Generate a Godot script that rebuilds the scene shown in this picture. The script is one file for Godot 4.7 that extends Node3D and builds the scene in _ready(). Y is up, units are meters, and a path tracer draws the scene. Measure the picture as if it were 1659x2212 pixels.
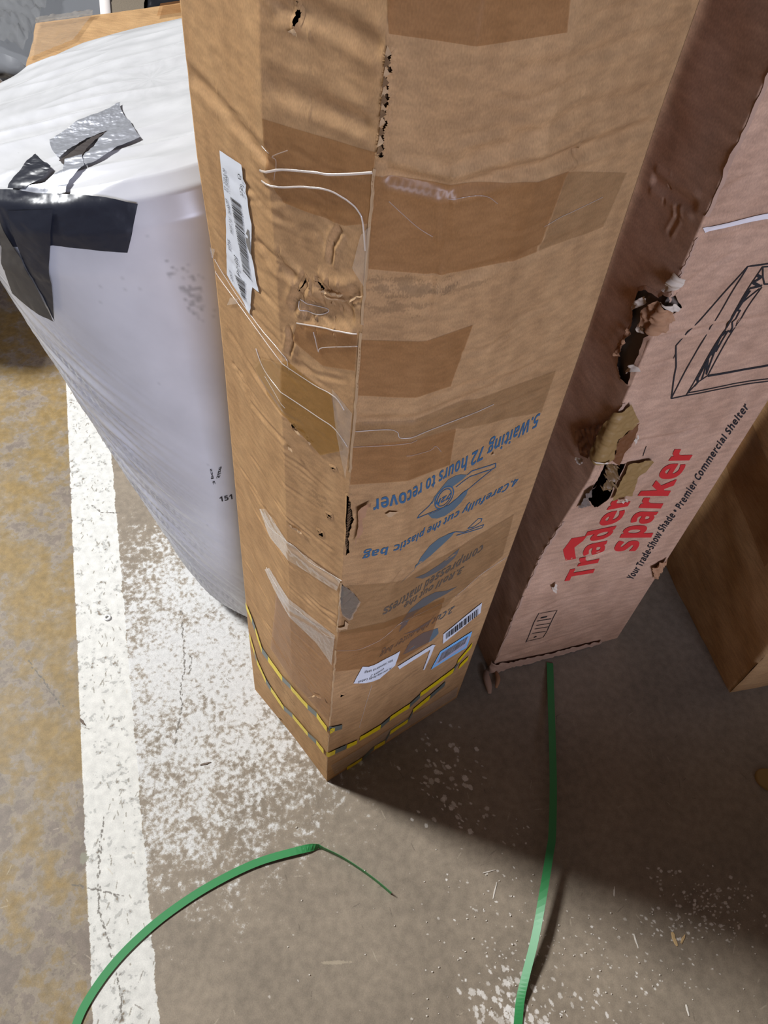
extends Node3D
# A warehouse corner seen from standing height: a tall battered mattress carton, a white plastic-wrapped roll,
# a shelter carton, straps on a painted concrete floor.

const BOX_YS := [0, 0.15, 0.3, 0.6, 0.82, 1.02, 1.17, 1.32, 1.43, 1.53, 1.85]
const BOX_STOPS := [-2, -1, -0.5, 0, 0.2, 0.5, 1, 2]
const BOX_COLS := [
	[0.095, -1.125, 0.095, -1.125, 0.095, -1.125, 0.095, -1.125, 0.095, -1.125, 0.095, -1.125, 0.095, -1.125, 0.095, -1.125, 0.095, -1.125, 0.095, -1.125, 0.095, -1.125],  # hidden back corner, set far back to shade the shelter carton's left face
	[-0.247, -0.825, -0.255, -0.845, -0.26, -0.86, -0.262, -0.867, -0.258, -0.855, -0.25, -0.83, -0.245, -0.81, -0.249, -0.797, -0.248, -0.79, -0.247, -0.785, -0.247, -0.785],
	[-0.135, -0.722, -0.134, -0.714, -0.134, -0.708, -0.136, -0.7, -0.138, -0.694, -0.14, -0.688, -0.14, -0.686, -0.144, -0.68, -0.151, -0.677, -0.151, -0.681, -0.151, -0.685],
	[-0.043, -0.63, -0.046, -0.63, -0.046, -0.63, -0.046, -0.63, -0.046, -0.63, -0.046, -0.63, -0.046, -0.63, -0.046, -0.63, -0.046, -0.63, -0.046, -0.63, -0.046, -0.63],
	[0.013, -0.679, 0.016, -0.677, 0.02, -0.675, 0.025, -0.668, 0.028, -0.664, 0.023, -0.651, 0.018, -0.643, 0.02, -0.639, 0.018, -0.632, 0.02, -0.629, 0.02, -0.629],
	[0.095, -0.752, 0.094, -0.748, 0.093, -0.742, 0.092, -0.728, 0.09, -0.715, 0.09, -0.703, 0.09, -0.69, 0.092, -0.682, 0.095, -0.675, 0.095, -0.676, 0.095, -0.676],
	[0.237, -0.876, 0.237, -0.873, 0.236, -0.868, 0.23, -0.845, 0.225, -0.825, 0.219, -0.809, 0.217, -0.805, 0.214, -0.808, 0.213, -0.812, 0.213, -0.81, 0.213, -0.81],
	[0.095, -1.125, 0.095, -1.125, 0.095, -1.125, 0.095, -1.125, 0.095, -1.125, 0.095, -1.125, 0.095, -1.125, 0.095, -1.125, 0.095, -1.125, 0.095, -1.125, 0.095, -1.125],
]
const SHELTER_YS := [0, 0.3, 0.5, 0.75, 1, 1.7]
const SHELTER_STOPS := [-1, 0, 1, 2, 3]
const SHELTER_COLS := [
	[0.17, -1.28, 0.17, -1.28, 0.17, -1.28, 0.17, -1.28, 0.17, -1.28, 0.17, -1.28],
	[0.318, -0.957, 0.318, -0.957, 0.322, -0.957, 0.348, -0.948, 0.348, -0.95, 0.348, -0.95],
	[0.65, -1.108, 0.65, -1.108, 0.65, -1.108, 0.65, -1.108, 0.65, -1.108, 0.65, -1.108],
	[0.5, -1.43, 0.5, -1.43, 0.5, -1.43, 0.5, -1.43, 0.5, -1.43, 0.5, -1.43],
	[0.17, -1.28, 0.17, -1.28, 0.17, -1.28, 0.17, -1.28, 0.17, -1.28, 0.17, -1.28],
]
const BOX_TAPES := [
	["brown", [-0.0388, 1.6104, 0.3981, 1.6352, 0.4707, 1.5252, 0.2021, 1.5223, 0.0058, 1.5227]],
	["brown", [-0.0027, 1.4142, 0.205, 1.4121, 0.6248, 1.4014, 0.5937, 1.3179, 0.2222, 1.3224, 0.0039, 1.3242]],
	["pale", [0.6261, 1.4003, 0.9201, 1.369, 0.8914, 1.3121, 0.6036, 1.3178]],
	["brown", [-0.0066, 1.2414, 0.176, 1.2426, 0.3843, 1.2498, 0.3462, 1.166, 0.1758, 1.1638, -0.0051, 1.166]],
	["pale", [-0.0028, 1.1243, 0.1551, 1.1242, 0.4195, 1.1325, 0.8857, 1.1133, 0.8859, 1.0383, 0.4202, 1.0833, 0.1606, 1.092, 0.0006, 1.0847]],
	["brown", [0.0006, 1.0847, 0.1606, 1.092, 0.4202, 1.0833, 0.4352, 1.0103, 0.188, 1.0148, 0.0015, 1.0178]],
	["pale", [0.0066, 0.7912, 0.288, 0.758, 0.9264, 0.7904, 0.9489, 0.6547, 0.633, 0.5728, 0.0105, 0.65]],
	["brown", [0.0037, 0.6588, 0.1772, 0.6502, 0.6148, 0.612, 0.5877, 0.444, 0.3792, 0.4426, -0.0063, 0.5278]],
	["brown", [-0.4956, 1.4264, -0.0046, 1.4339, -0.0041, 1.3699, -0.1217, 1.3572, -0.2125, 1.357, -0.4283, 1.3537, -0.5021, 1.3734]],
	["brown", [-0.3798, 1.2188, -0.0212, 1.2456, -0.0216, 1.198, -0.2139, 1.1797, -0.417, 1.1902]],
	["gold", [-0.7067, 1.0859, -0.6443, 1.1179, -0.4624, 1.1542, -0.1599, 1.1446, -0.0555, 1.0709, -0.2127, 1.0366, -0.4593, 1.0642, -0.6151, 1.0656]],
	["brown", [-0.6095, 0.6076, -0.0125, 0.634, -0.0012, 0.3167, -0.4482, 0.3147, -0.7286, 0.302]],
	["clear", [-0.7394, 0.7623, -0.6785, 0.791, -0.4824, 0.7963, -0.0033, 0.8074, -0.0329, 0.7729, -0.5202, 0.7447, -0.6605, 0.7251]],
	["clear", [-0.7268, 0.5895, -0.6794, 0.6215, -0.5039, 0.6299, -0.0183, 0.6451, -0.0304, 0.5419, -0.2042, 0.567, -0.5898, 0.5724]],
	["clear", [-0.1538, 1.156, -0.0155, 1.1375, -0.0188, 1.081, -0.0289, 1.0247, -0.0758, 1.0632, -0.1164, 1.1024]],
	["clear", [0.0488, 0.0194, 0.4906, 0.0232, 0.979, 0.0199, 0.9611, 0.0815, 0.5053, 0.092, 0.019, 0.0898]],
	["clear", [-0.8721, 1.1575, -0.8063, 1.1706, -0.8205, 1.1594, -0.9068, 1.1369]],
	["clear", [-1.0249, 1.1994, -0.9524, 1.2114, -0.9808, 1.1925, -1.0395, 1.1829]],
	["clear", [-0.0397, 1.3556, 0.0001, 1.3684, -0.0063, 1.3044, -0.0719, 1.3185]],
]
const BOX_LABELS := [
	["white", [-0.8098, 1.3538, -0.6635, 1.3606, -0.6402, 1.3078, -0.6311, 1.3025, -0.6362, 1.2925, -0.6571, 1.2636, -0.6289, 1.2178, -0.6723, 1.2155, -0.721, 1.1666, -0.8767, 1.1907, -0.8129, 1.2876]],
	["grey", [-0.6601, 1.2916, -0.6512, 1.2922, -0.6532, 1.2772, -0.6547, 1.2608, -0.6666, 1.2628, -0.6799, 1.2712, -0.6812, 1.2815]],
	["white", [0.0973, 0.4529, 0.1317, 0.5082, 0.1624, 0.4993, 0.3685, 0.4936, 0.3529, 0.4403, 0.2487, 0.4212, 0.1608, 0.4344]],
	["white", [0.7002, 0.3999, 0.6812, 0.449, 0.9106, 0.497, 0.9299, 0.4466]],
	["blue", [0.6631, 0.2948, 0.6964, 0.366, 0.9116, 0.3746, 0.9131, 0.2957]],
	["lavender", [0.6802, 0.3075, 0.7101, 0.3561, 0.901, 0.3576, 0.8934, 0.3082]],
	["white", [0.3786, 0.4272, 0.6216, 0.4268, 0.6443, 0.4159, 0.6375, 0.4105, 0.4003, 0.4073]],
	["white", [0.6148, 0.4215, 0.6407, 0.4173, 0.61, 0.3181, 0.5988, 0.323]],
]
const BOX_BARCODES := [
	[60, [-0.7622, 1.3115, -0.693, 1.3143, -0.7267, 1.2261, -0.6732, 1.2248]],
	[14, [-0.8033, 1.2062, -0.7216, 1.2129, -0.7616, 1.1833, -0.7385, 1.1833]],
	[22, [0.7115, 0.418, 0.6991, 0.4451, 0.917, 0.4438, 0.8972, 0.479]],
	[30, [0.7012, 0.3121, 0.7116, 0.3547, 0.8821, 0.3309, 0.888, 0.3627]],
]
const BOX_DASHES := [
	["yellow", [-0.0104, 0.1581, 0.0406, 0.1563]],
	["grey", [0.0406, 0.1563, 0.1096, 0.1513]],
	["yellow", [0.1128, 0.1498, 0.1774, 0.1447]],
	["yellow", [0.1923, 0.1555, 0.3497, 0.1457]],
	["grey", [0.3497, 0.1457, 0.4167, 0.1572]],
	["yellow", [0.4167, 0.1572, 0.5646, 0.158]],
	["grey", [0.5646, 0.158, 0.6341, 0.1777]],
	["yellow", [0.6319, 0.1836, 0.8632, 0.2098]],
	["grey", [0.8632, 0.2098, 0.8874, 0.2362]],
	["yellow", [0.8745, 0.2415, 0.9511, 0.2935]],
	["yellow", [0.1357, 0.0087, 0.2453, 0.0065]],
	["grey", [0.2525, 0.0054, 0.3307, 0.0295]],
	["yellow", [0.3339, 0.0306, 0.418, 0.0236]],
	["grey", [0.418, 0.0236, 0.4454, 0.0651]],
	["yellow", [0.4454, 0.0651, 0.5773, 0.0698]],
	["grey", [0.5773, 0.0698, 0.6022, 0.1074]],
	["yellow", [0.6001, 0.1135, 0.7191, 0.1337]],
	["grey", [0.7191, 0.1337, 0.8221, 0.1587]],
	["yellow", [0.9023, 0.2072, 0.9597, 0.2291]],
	["grey", [-0.0068, 0.2884, 0.0649, 0.2735]],
	["yellow", [-0.9909, 0.3253, -0.9286, 0.3019]],
	["grey", [-0.9286, 0.3019, -0.8917, 0.2834]],
	["yellow", [-0.8917, 0.2834, -0.829, 0.24]],
	["grey", [-0.829, 0.24, -0.7605, 0.242]],
	["yellow", [-0.7605, 0.242, -0.6064, 0.2489]],
	["grey", [-0.6064, 0.2489, -0.5107, 0.2757]],
	["yellow", [-0.5107, 0.2757, -0.2861, 0.2743]],
	["grey", [-0.2861, 0.2743, -0.1637, 0.2871]],
	["yellow", [-0.1637, 0.2871, -0.028, 0.2751]],
	["yellow", [-0.9802, 0.2193, -0.9319, 0.1768]],
	["grey", [-0.9319, 0.1768, -0.9104, 0.1538]],
	["yellow", [-0.9104, 0.1538, -0.8137, 0.1206]],
	["grey", [-0.8137, 0.1206, -0.7539, 0.1143]],
	["yellow", [-0.7539, 0.1143, -0.6011, 0.1088]],
	["grey", [-0.6011, 0.1088, -0.4977, 0.1344]],
	["yellow", [-0.4977, 0.1344, -0.2724, 0.1411]],
	["grey", [-0.2724, 0.1411, -0.1471, 0.1578]],
	["yellow", [-0.1471, 0.1578, -0.0482, 0.1524]],
	["yellow", [0.0006, 0.2778, 0.023, 0.2819]],
]
const BOX_INK := [
	[[0.3656, 0.9374, 0.3765, 0.9518, 0.415, 0.9672, 0.4449, 0.9779, 0.485, 0.9802, 0.5153, 0.9777, 0.551, 0.9702, 0.532, 0.9646, 0.4991, 0.9594, 0.4796, 0.9566, 0.4337, 0.9622, 0.3927, 0.9511, 0.3732, 0.9382]],
	[[0.3584, 0.9146, 0.4194, 0.9134, 0.4854, 0.9146, 0.5369, 0.9251, 0.5819, 0.9343, 0.5761, 0.921, 0.5571, 0.906, 0.5259, 0.8956, 0.4787, 0.8899, 0.4257, 0.8928, 0.3876, 0.9008]],
	[[0.2471, 0.752, 0.3415, 0.7745, 0.37, 0.8008, 0.4186, 0.8226, 0.4745, 0.831, 0.5328, 0.83, 0.5723, 0.8276, 0.5576, 0.8191, 0.5069, 0.8049, 0.4428, 0.7909, 0.3737, 0.7828, 0.3362, 0.7731, 0.2773, 0.7581]],
	[[0.3627, 0.7454, 0.4327, 0.7415, 0.5139, 0.7465, 0.5693, 0.7553, 0.6299, 0.7641, 0.6055, 0.7428, 0.5523, 0.7277, 0.4916, 0.7252, 0.4203, 0.7296]],
	[[0.3238, 0.5792, 0.3265, 0.6152, 0.3802, 0.6429, 0.4633, 0.6557, 0.544, 0.6533, 0.6138, 0.635, 0.6872, 0.6265, 0.6197, 0.6222, 0.544, 0.6246, 0.422, 0.617, 0.3726, 0.5945]],
	[[0.3664, 0.5586, 0.4551, 0.5469, 0.5631, 0.5503, 0.5813, 0.5674, 0.5559, 0.537, 0.4594, 0.5376]],
	[[0.3983, 0.4669, 0.4428, 0.5066, 0.5281, 0.5107, 0.6269, 0.4933, 0.6471, 0.4625, 0.6065, 0.4474, 0.497, 0.4547]],
]
const BOX_INK_LINES := [
	[[0.2919, 0.9181, 0.3, 0.924, 0.3533, 0.9354, 0.3708, 0.9427]],
	[[0.2919, 0.9181, 0.3572, 0.917, 0.4854, 0.9146, 0.5819, 0.9343, 0.6853, 0.9539]],
	[[0.5514, 0.9695, 0.5709, 0.9744, 0.7005, 0.9658, 0.705, 0.956, 0.6938, 0.9552, 0.5689, 0.9631, 0.5031, 0.9527]],
	[[0.4976, 0.9375, 0.4957, 0.9439, 0.4901, 0.95, 0.4814, 0.9553, 0.4702, 0.9595, 0.4572, 0.9623, 0.4434, 0.9636, 0.4295, 0.9633, 0.4164, 0.9614, 0.4049, 0.9581, 0.3959, 0.9535, 0.3899, 0.948, 0.3873, 0.9419, 0.3884, 0.9356, 0.3932, 0.9295, 0.4015, 0.924, 0.4127, 0.9196, 0.426, 0.9165, 0.4406, 0.915, 0.4554, 0.9152, 0.4692, 0.9171, 0.4811, 0.9206, 0.4901, 0.9254, 0.4958, 0.9312, 0.4976, 0.9375]],
	[[0.4841, 0.9383, 0.4819, 0.9442, 0.4759, 0.9496, 0.4666, 0.954, 0.4551, 0.9569, 0.4425, 0.9582, 0.4298, 0.9577, 0.4183, 0.9554, 0.409, 0.9516, 0.4029, 0.9467, 0.4004, 0.9411, 0.402, 0.9352, 0.4076, 0.9298, 0.4167, 0.9253, 0.4284, 0.9221, 0.4416, 0.9207, 0.4548, 0.9212, 0.4668, 0.9235, 0.4762, 0.9274, 0.4822, 0.9325, 0.4841, 0.9383]],
	[[0.5328, 0.83, 0.5786, 0.8248, 0.6241, 0.8125, 0.7431, 0.8044, 0.7375, 0.797, 0.5844, 0.8137]],
	[[0.6462, 0.8169, 0.6968, 0.8313, 0.72, 0.8258, 0.7193, 0.8187, 0.683, 0.8128, 0.6462, 0.8169]],
]
const BOX_TEXTS := [
	["5.Waiting 72 hours to recover", "ink", 0.714, [0.8821, 1.0371, 0.086, 0.9839, 0.8877, 1.0087]],
	["4.Carefully cut the plastic bag", "ink", 0.714, [0.8776, 0.8985, 0.0693, 0.8663, 0.8743, 0.8794]],
	["compressed mattress", "faint", 0.535, [0.7834, 0.7387, 0.1854, 0.6964, 0.7795, 0.7171]],
	["3.Roll out the", "faint", 0.714, [0.6927, 0.695, 0.3276, 0.6774, 0.6818, 0.6743]],
	["2.Cut the outer bag", "faint", 0.714, [0.7086, 0.5517, 0.2189, 0.5389, 0.6972, 0.5278]],
	["72h", "ink", 0.714, [0.4878, 0.9442, 0.396, 0.9404, 0.4824, 0.9319]],
	["3229", "black", 0.714, [-0.6661, 1.3263, -0.6637, 1.3389, -0.6866, 1.3249]],
	["D", "black", 0.714, [-0.6712, 1.3446, -0.6707, 1.3497, -0.6889, 1.3432]],
	["PD-09", "black", 0.714, [-0.754, 1.2122, -0.7612, 1.2367, -0.7793, 1.213]],
	["FT 329.6 M", "black", 0.714, [-0.7852, 1.3147, -0.7786, 1.3392, -0.7994, 1.3138]],
	["11.329M", "black", 0.714, [-0.7677, 1.3146, -0.7671, 1.333, -0.7794, 1.3146]],
	["0.98", "black", 0.714, [-0.7811, 1.2951, -0.7865, 1.3044, -0.7955, 1.2942]],
	["5013", "black", 0.714, [-0.7765, 1.2887, -0.7739, 1.2994, -0.7903, 1.2878]],
	["FRONT 1251", "black", 0.714, [-0.7775, 1.2644, -0.7763, 1.2845, -0.7935, 1.2637]],
	["JANE", "black", 0.714, [-0.814, 1.2356, -0.8066, 1.2518, -0.829, 1.2344]],
	["2PCE", "black", 0.714, [-0.8235, 1.1908, -0.8306, 1.2049, -0.8396, 1.1918]],
	["Fits: standard Wig", "black", 0.714, [0.321, 0.4786, 0.1454, 0.4864, 0.3187, 0.4709]],
	["comfort 2", "black", 0.714, [0.263, 0.4625, 0.1813, 0.4628, 0.2606, 0.4548]],
	["As one side Refit Label", "black", 0.714, [0.3268, 0.4443, 0.1208, 0.4563, 0.3246, 0.4363]],
]
const BOX_ROPES := [
	[1.6, [-0.5347, 1.3743, -0.4226, 1.386, -0.2662, 1.3967, -0.1812, 1.4009, -0.0095, 1.4165]],
	[1.3, [-0.5358, 1.3637, -0.4413, 1.3681, -0.3124, 1.3792, -0.2018, 1.3852, -0.1153, 1.3832, -0.0602, 1.377, -0.0359, 1.368, -0.0158, 1.342]],
	[1.0, [-1.038, 1.1789, -0.9603, 1.1675, -0.7274, 1.1567, -0.4919, 1.147, -0.271, 1.1449, -0.1329, 1.145, -0.0695, 1.1341]],
	[0.9, [-0.979, 1.1909, -0.8628, 1.1748, -0.6563, 1.1631, -0.4905, 1.1609, -0.4441, 1.1428]],
	[1.1, [-0.6835, 1.1225, -0.6167, 1.1041, -0.463, 1.1018, -0.2341, 1.0992, -0.122, 1.0968, -0.032, 1.0797]],
	[1.0, [-0.6185, 1.0944, -0.5492, 1.0885, -0.4713, 1.0799]],
	[1.2, [-0.3827, 1.2184, -0.1906, 1.2341, -0.0266, 1.2461]],
	[0.9, [-0.2736, 1.2202, -0.2502, 1.196, -0.2216, 1.2046, -0.0189, 1.2311]],
	[0.9, [-0.0102, 1.1099, 0.1087, 1.1127, 0.1462, 1.1074, 0.1643, 1.0967, 0.2648, 1.0999, 0.4458, 1.102, 0.589, 1.103]],
	[0.7, [-0.0019, 1.0844, 0.1381, 1.0852, 0.2242, 1.0887]],
	[0.8, [-0.7394, 0.7623, -0.6555, 0.7516, -0.483, 0.7917, -0.2885, 0.7859, -0.0028, 0.8053]],
	[0.8, [-0.7162, 0.6007, -0.6022, 0.5991, -0.3937, 0.6167, -0.1366, 0.6164, -0.024, 0.6323]],
	[0.8, [0.0046, 0.5984, 0.0909, 0.58, 0.16, 0.5839, 0.3445, 0.6101, 0.6053, 0.5917]],
	[0.6, [-0.4686, 1.3725, -0.4483, 1.3919, -0.4658, 1.3948, -0.3872, 1.4065]],
	[0.7, [-0.5256, 1.3979, -0.48, 1.3966]],
	[0.7, [-0.3731, 1.2463, -0.3586, 1.238, -0.2812, 1.2386, -0.2206, 1.247, -0.2136, 1.2527, -0.3115, 1.2482, -0.365, 1.2496]],
	[0.8, [0.1873, 1.064, 0.3007, 1.0589, 0.3284, 1.0633, 0.3669, 1.0467]],
	[0.6, [0.6986, 0.5849, 0.8363, 0.6241, 1.0033, 0.6383]],
	[0.6, [0.1765, 0.2193, 0.1862, 0.331, 0.199, 0.4119]],
	[0.6, [0.1971, 1.3993, 0.3079, 1.3999, 0.3733, 1.388]],
	[0.6, [0.0418, 1.3923, 0.1228, 1.3706, 0.17, 1.3618]],
	[0.5, [0.5902, 1.3471, 0.6933, 1.3501, 0.8335, 1.352]],
]
const BOX_HOLES := [
	[[-0.3597, 1.5094, -0.3535, 1.5161, -0.3442, 1.5183, -0.3285, 1.5165, -0.3314, 1.5121, -0.3438, 1.5065, -0.3597, 1.5042]],
	[[-0.3505, 1.5236, -0.34, 1.5242, -0.3442, 1.5209, -0.3517, 1.5207]],
	[[-0.4311, 1.0584, -0.4025, 1.065, -0.3884, 1.0615, -0.4027, 1.0549, -0.4218, 1.0531]],
	[[-0.1456, 1.0276, -0.1181, 1.0298, -0.0994, 1.0294, -0.1264, 1.0249]],
	[[-0.1545, 0.9339, -0.1188, 0.9339, -0.1079, 0.9305, -0.1383, 0.9288]],
	[[-0.2273, 0.8822, -0.1951, 0.8844, -0.216, 0.8771]],
	[[-0.3178, 1.0567, -0.299, 1.0551, -0.3175, 1.0511]],
	[[-0.1603, 0.9327, -0.1127, 0.9363, -0.111, 0.9273, -0.1451, 0.9244]],
	[[-0.2179, 0.8806, -0.1745, 0.8836, -0.1732, 0.8738, -0.2097, 0.8722]],
	[[0.0364, 0.4282, 0.0594, 0.4169, 0.0383, 0.4132]],
	[[-0.0918, 0.3994, -0.0586, 0.3898, -0.037, 0.3869, -0.0671, 0.3792]],
	[[-0.2808, 1.2842, -0.2376, 1.2842, -0.2194, 1.28, -0.2227, 1.2751, -0.2445, 1.2774, -0.2664, 1.2819]],
	[[-0.3207, 1.2831, -0.3172, 1.2805, -0.3326, 1.2712, -0.3636, 1.2609, -0.3553, 1.2673]],
]
const BOX_SHREDS := [
	[[-0.366, 1.5025, -0.3438, 1.5055, -0.331, 1.5035, -0.3277, 1.4993, -0.3373, 1.5015, -0.3437, 1.5011, -0.3533, 1.5022]],
	[[-0.2371, 1.2744, -0.1875, 1.2826, -0.1104, 1.2862, -0.1238, 1.2833, -0.1941, 1.2781, -0.2081, 1.2744]],
	[[-0.2154, 1.2744, -0.1719, 1.2729, -0.0878, 1.2796, -0.1081, 1.2759, -0.1717, 1.2714]],
	[[-0.4027, 1.0549, -0.3601, 1.058, -0.327, 1.053, -0.3647, 1.0528]],
	[[-0.2986, 1.0506, -0.2705, 1.0504, -0.2842, 1.046]],
	[[-0.0842, 1.2792, -0.0034, 1.2966, -0.0059, 1.2942, -0.0665, 1.2788]],
	[[0.1325, 0.9528, 0.1472, 0.958, 0.1821, 0.9535, 0.1647, 0.9485, 0.144, 0.947]],
	[[0.6529, 0.9926, 0.6639, 0.9982, 0.6718, 0.9921]],
	[[0.0224, 0.6935, 0.038, 0.6824, 0.0329, 0.6675, 0.0039, 0.6711, -0.0091, 0.6773, 0.0208, 0.6781]],
	[[-0.2688, 0.3287, -0.1839, 0.3725, -0.1, 0.3853, -0.1831, 0.3653]],
	[[-0.4477, 1.0177, -0.4134, 1.016, -0.4087, 1.0131, -0.4434, 1.0123]],
	[[-0.4601, 0.8468, -0.3515, 0.8528, -0.3439, 0.8481, -0.4293, 0.8427]],
]
const BOX_GAPS := [
	["dark", [-0.0152, 0.9967, 0.0022, 0.9943, 0.0113, 0.973, 0.0242, 0.9468, 0.0149, 0.9253, 0.0113, 0.9065, 0.0187, 0.8737, 0.004, 0.8674, -0.0038, 0.9259]],
	["film", [-0.0005, 0.7969, 0.0311, 0.7803, 0.0774, 0.7409, 0.0672, 0.7205, 0.0441, 0.6891, 0.0098, 0.7114, -0.0062, 0.7607]],
]
const BOX_CREASES := [
	[4.5, 7, [1.0011, 1.4121, 0.6438, 1.4184, 0.3896, 1.4162, 0.2022, 1.4088, 0.1089, 1.4129, 0.0168, 1.4175]],
	[2.0, 7, [1.0168, 1.4453, 0.5931, 1.4577, 0.2956, 1.4382, 0.1416, 1.4233]],
	[1.5, 6, [0.9501, 1.499, 0.6209, 1.5031, 0.2882, 1.5004]],
	[1.5, 6, [0.9735, 1.402, 0.5536, 1.4169]],
	[1.8, 5, [0.188, 1.4127, 0.2122, 1.3583, 0.1835, 1.3233, 0.1932, 1.2693]],
	[1.6, 7, [0.8192, 1.3149, 0.475, 1.3234, 0.2295, 1.3104, 0.0108, 1.3102]],
	[1.2, 6, [0.8286, 1.2329, 0.5512, 1.2397]],
	[2.2, 6, [0.8315, 1.1445, 0.4235, 1.1367, 0.1606, 1.1279, -0.0073, 1.1287]],
	[1.5, 5, [0.9141, 1.0849, 0.4549, 1.0882, 0.1702, 1.0844]],
	[2.0, 5, [1.0033, 0.6383, 0.6986, 0.5849, 0.3767, 0.6032, 0.0214, 0.6402]],
	[1.5, 5, [0.9599, 0.7823, 0.5468, 0.7594, 0.2561, 0.7907, 0.0517, 0.6983]],
	[2.5, 8, [-0.4551, 1.5161, -0.2914, 1.5198, -0.169, 1.5171, 0.0035, 1.5102]],
	[1.8, 8, [-0.5024, 1.4605, -0.286, 1.4604, 0.0047, 1.4499]],
	[2.2, 8, [-1.0161, 1.407, -0.802, 1.4038, -0.5896, 1.3941, -0.4823, 1.3921]],
	[1.5, 7, [-0.5042, 1.4505, -0.2191, 1.4527, -0.0257, 1.4541]],
	[2.0, 6, [-0.6361, 1.2836, -0.4778, 1.2873, -0.3723, 1.2721]],
	[2.5, 5, [-0.1381, 1.3546, -0.183, 1.3329, -0.1974, 1.3079]],
	[3.0, 8, [-0.2736, 1.2835, -0.2228, 1.2766, -0.137, 1.2781, -0.016, 1.2938]],
	[5.0, 14, [-0.3584, 1.2397, -0.2811, 1.2451, -0.1697, 1.2575, -0.0422, 1.2685]],
	[3.0, 8, [-0.4234, 1.2274, -0.3639, 1.2585, -0.31, 1.2797]],
	[3.0, 6, [-0.4443, 1.206, -0.4225, 1.1908, -0.462, 1.1599]],
	[2.0, 6, [-0.5853, 1.2776, -0.4289, 1.2751, -0.3325, 1.2728]],
	[1.5, 5, [-0.9436, 1.0903, -0.7771, 1.0748, -0.6341, 1.0712, -0.4685, 1.0695]],
	[1.5, 5, [-0.9312, 1.0417, -0.779, 0.9965, -0.6161, 1.0061, -0.4722, 1.0186]],
	[2.0, 6, [-0.5, 0.7879, -0.2886, 0.7904, -0.001, 0.799]],
	[1.5, 6, [-0.589, 0.5787, -0.3192, 0.6093, -0.0158, 0.6347]],
]
const SHELTER_TEXTS := [
	["Trader", "red", 0.714, [0.4463, 0.3657, 0.4097, 0.6472, 0.2667, 0.3721]],
	["sparker", "red", 0.535, [0.6818, 0.431, 0.6634, 0.7542, 0.5201, 0.4496]],
	["Your Trade-Show Shade • Premier Commercial Shelter", "black", 0.714, [0.8058, 0.3008, 0.8776, 0.841, 0.7429, 0.3192]],
]
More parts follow.
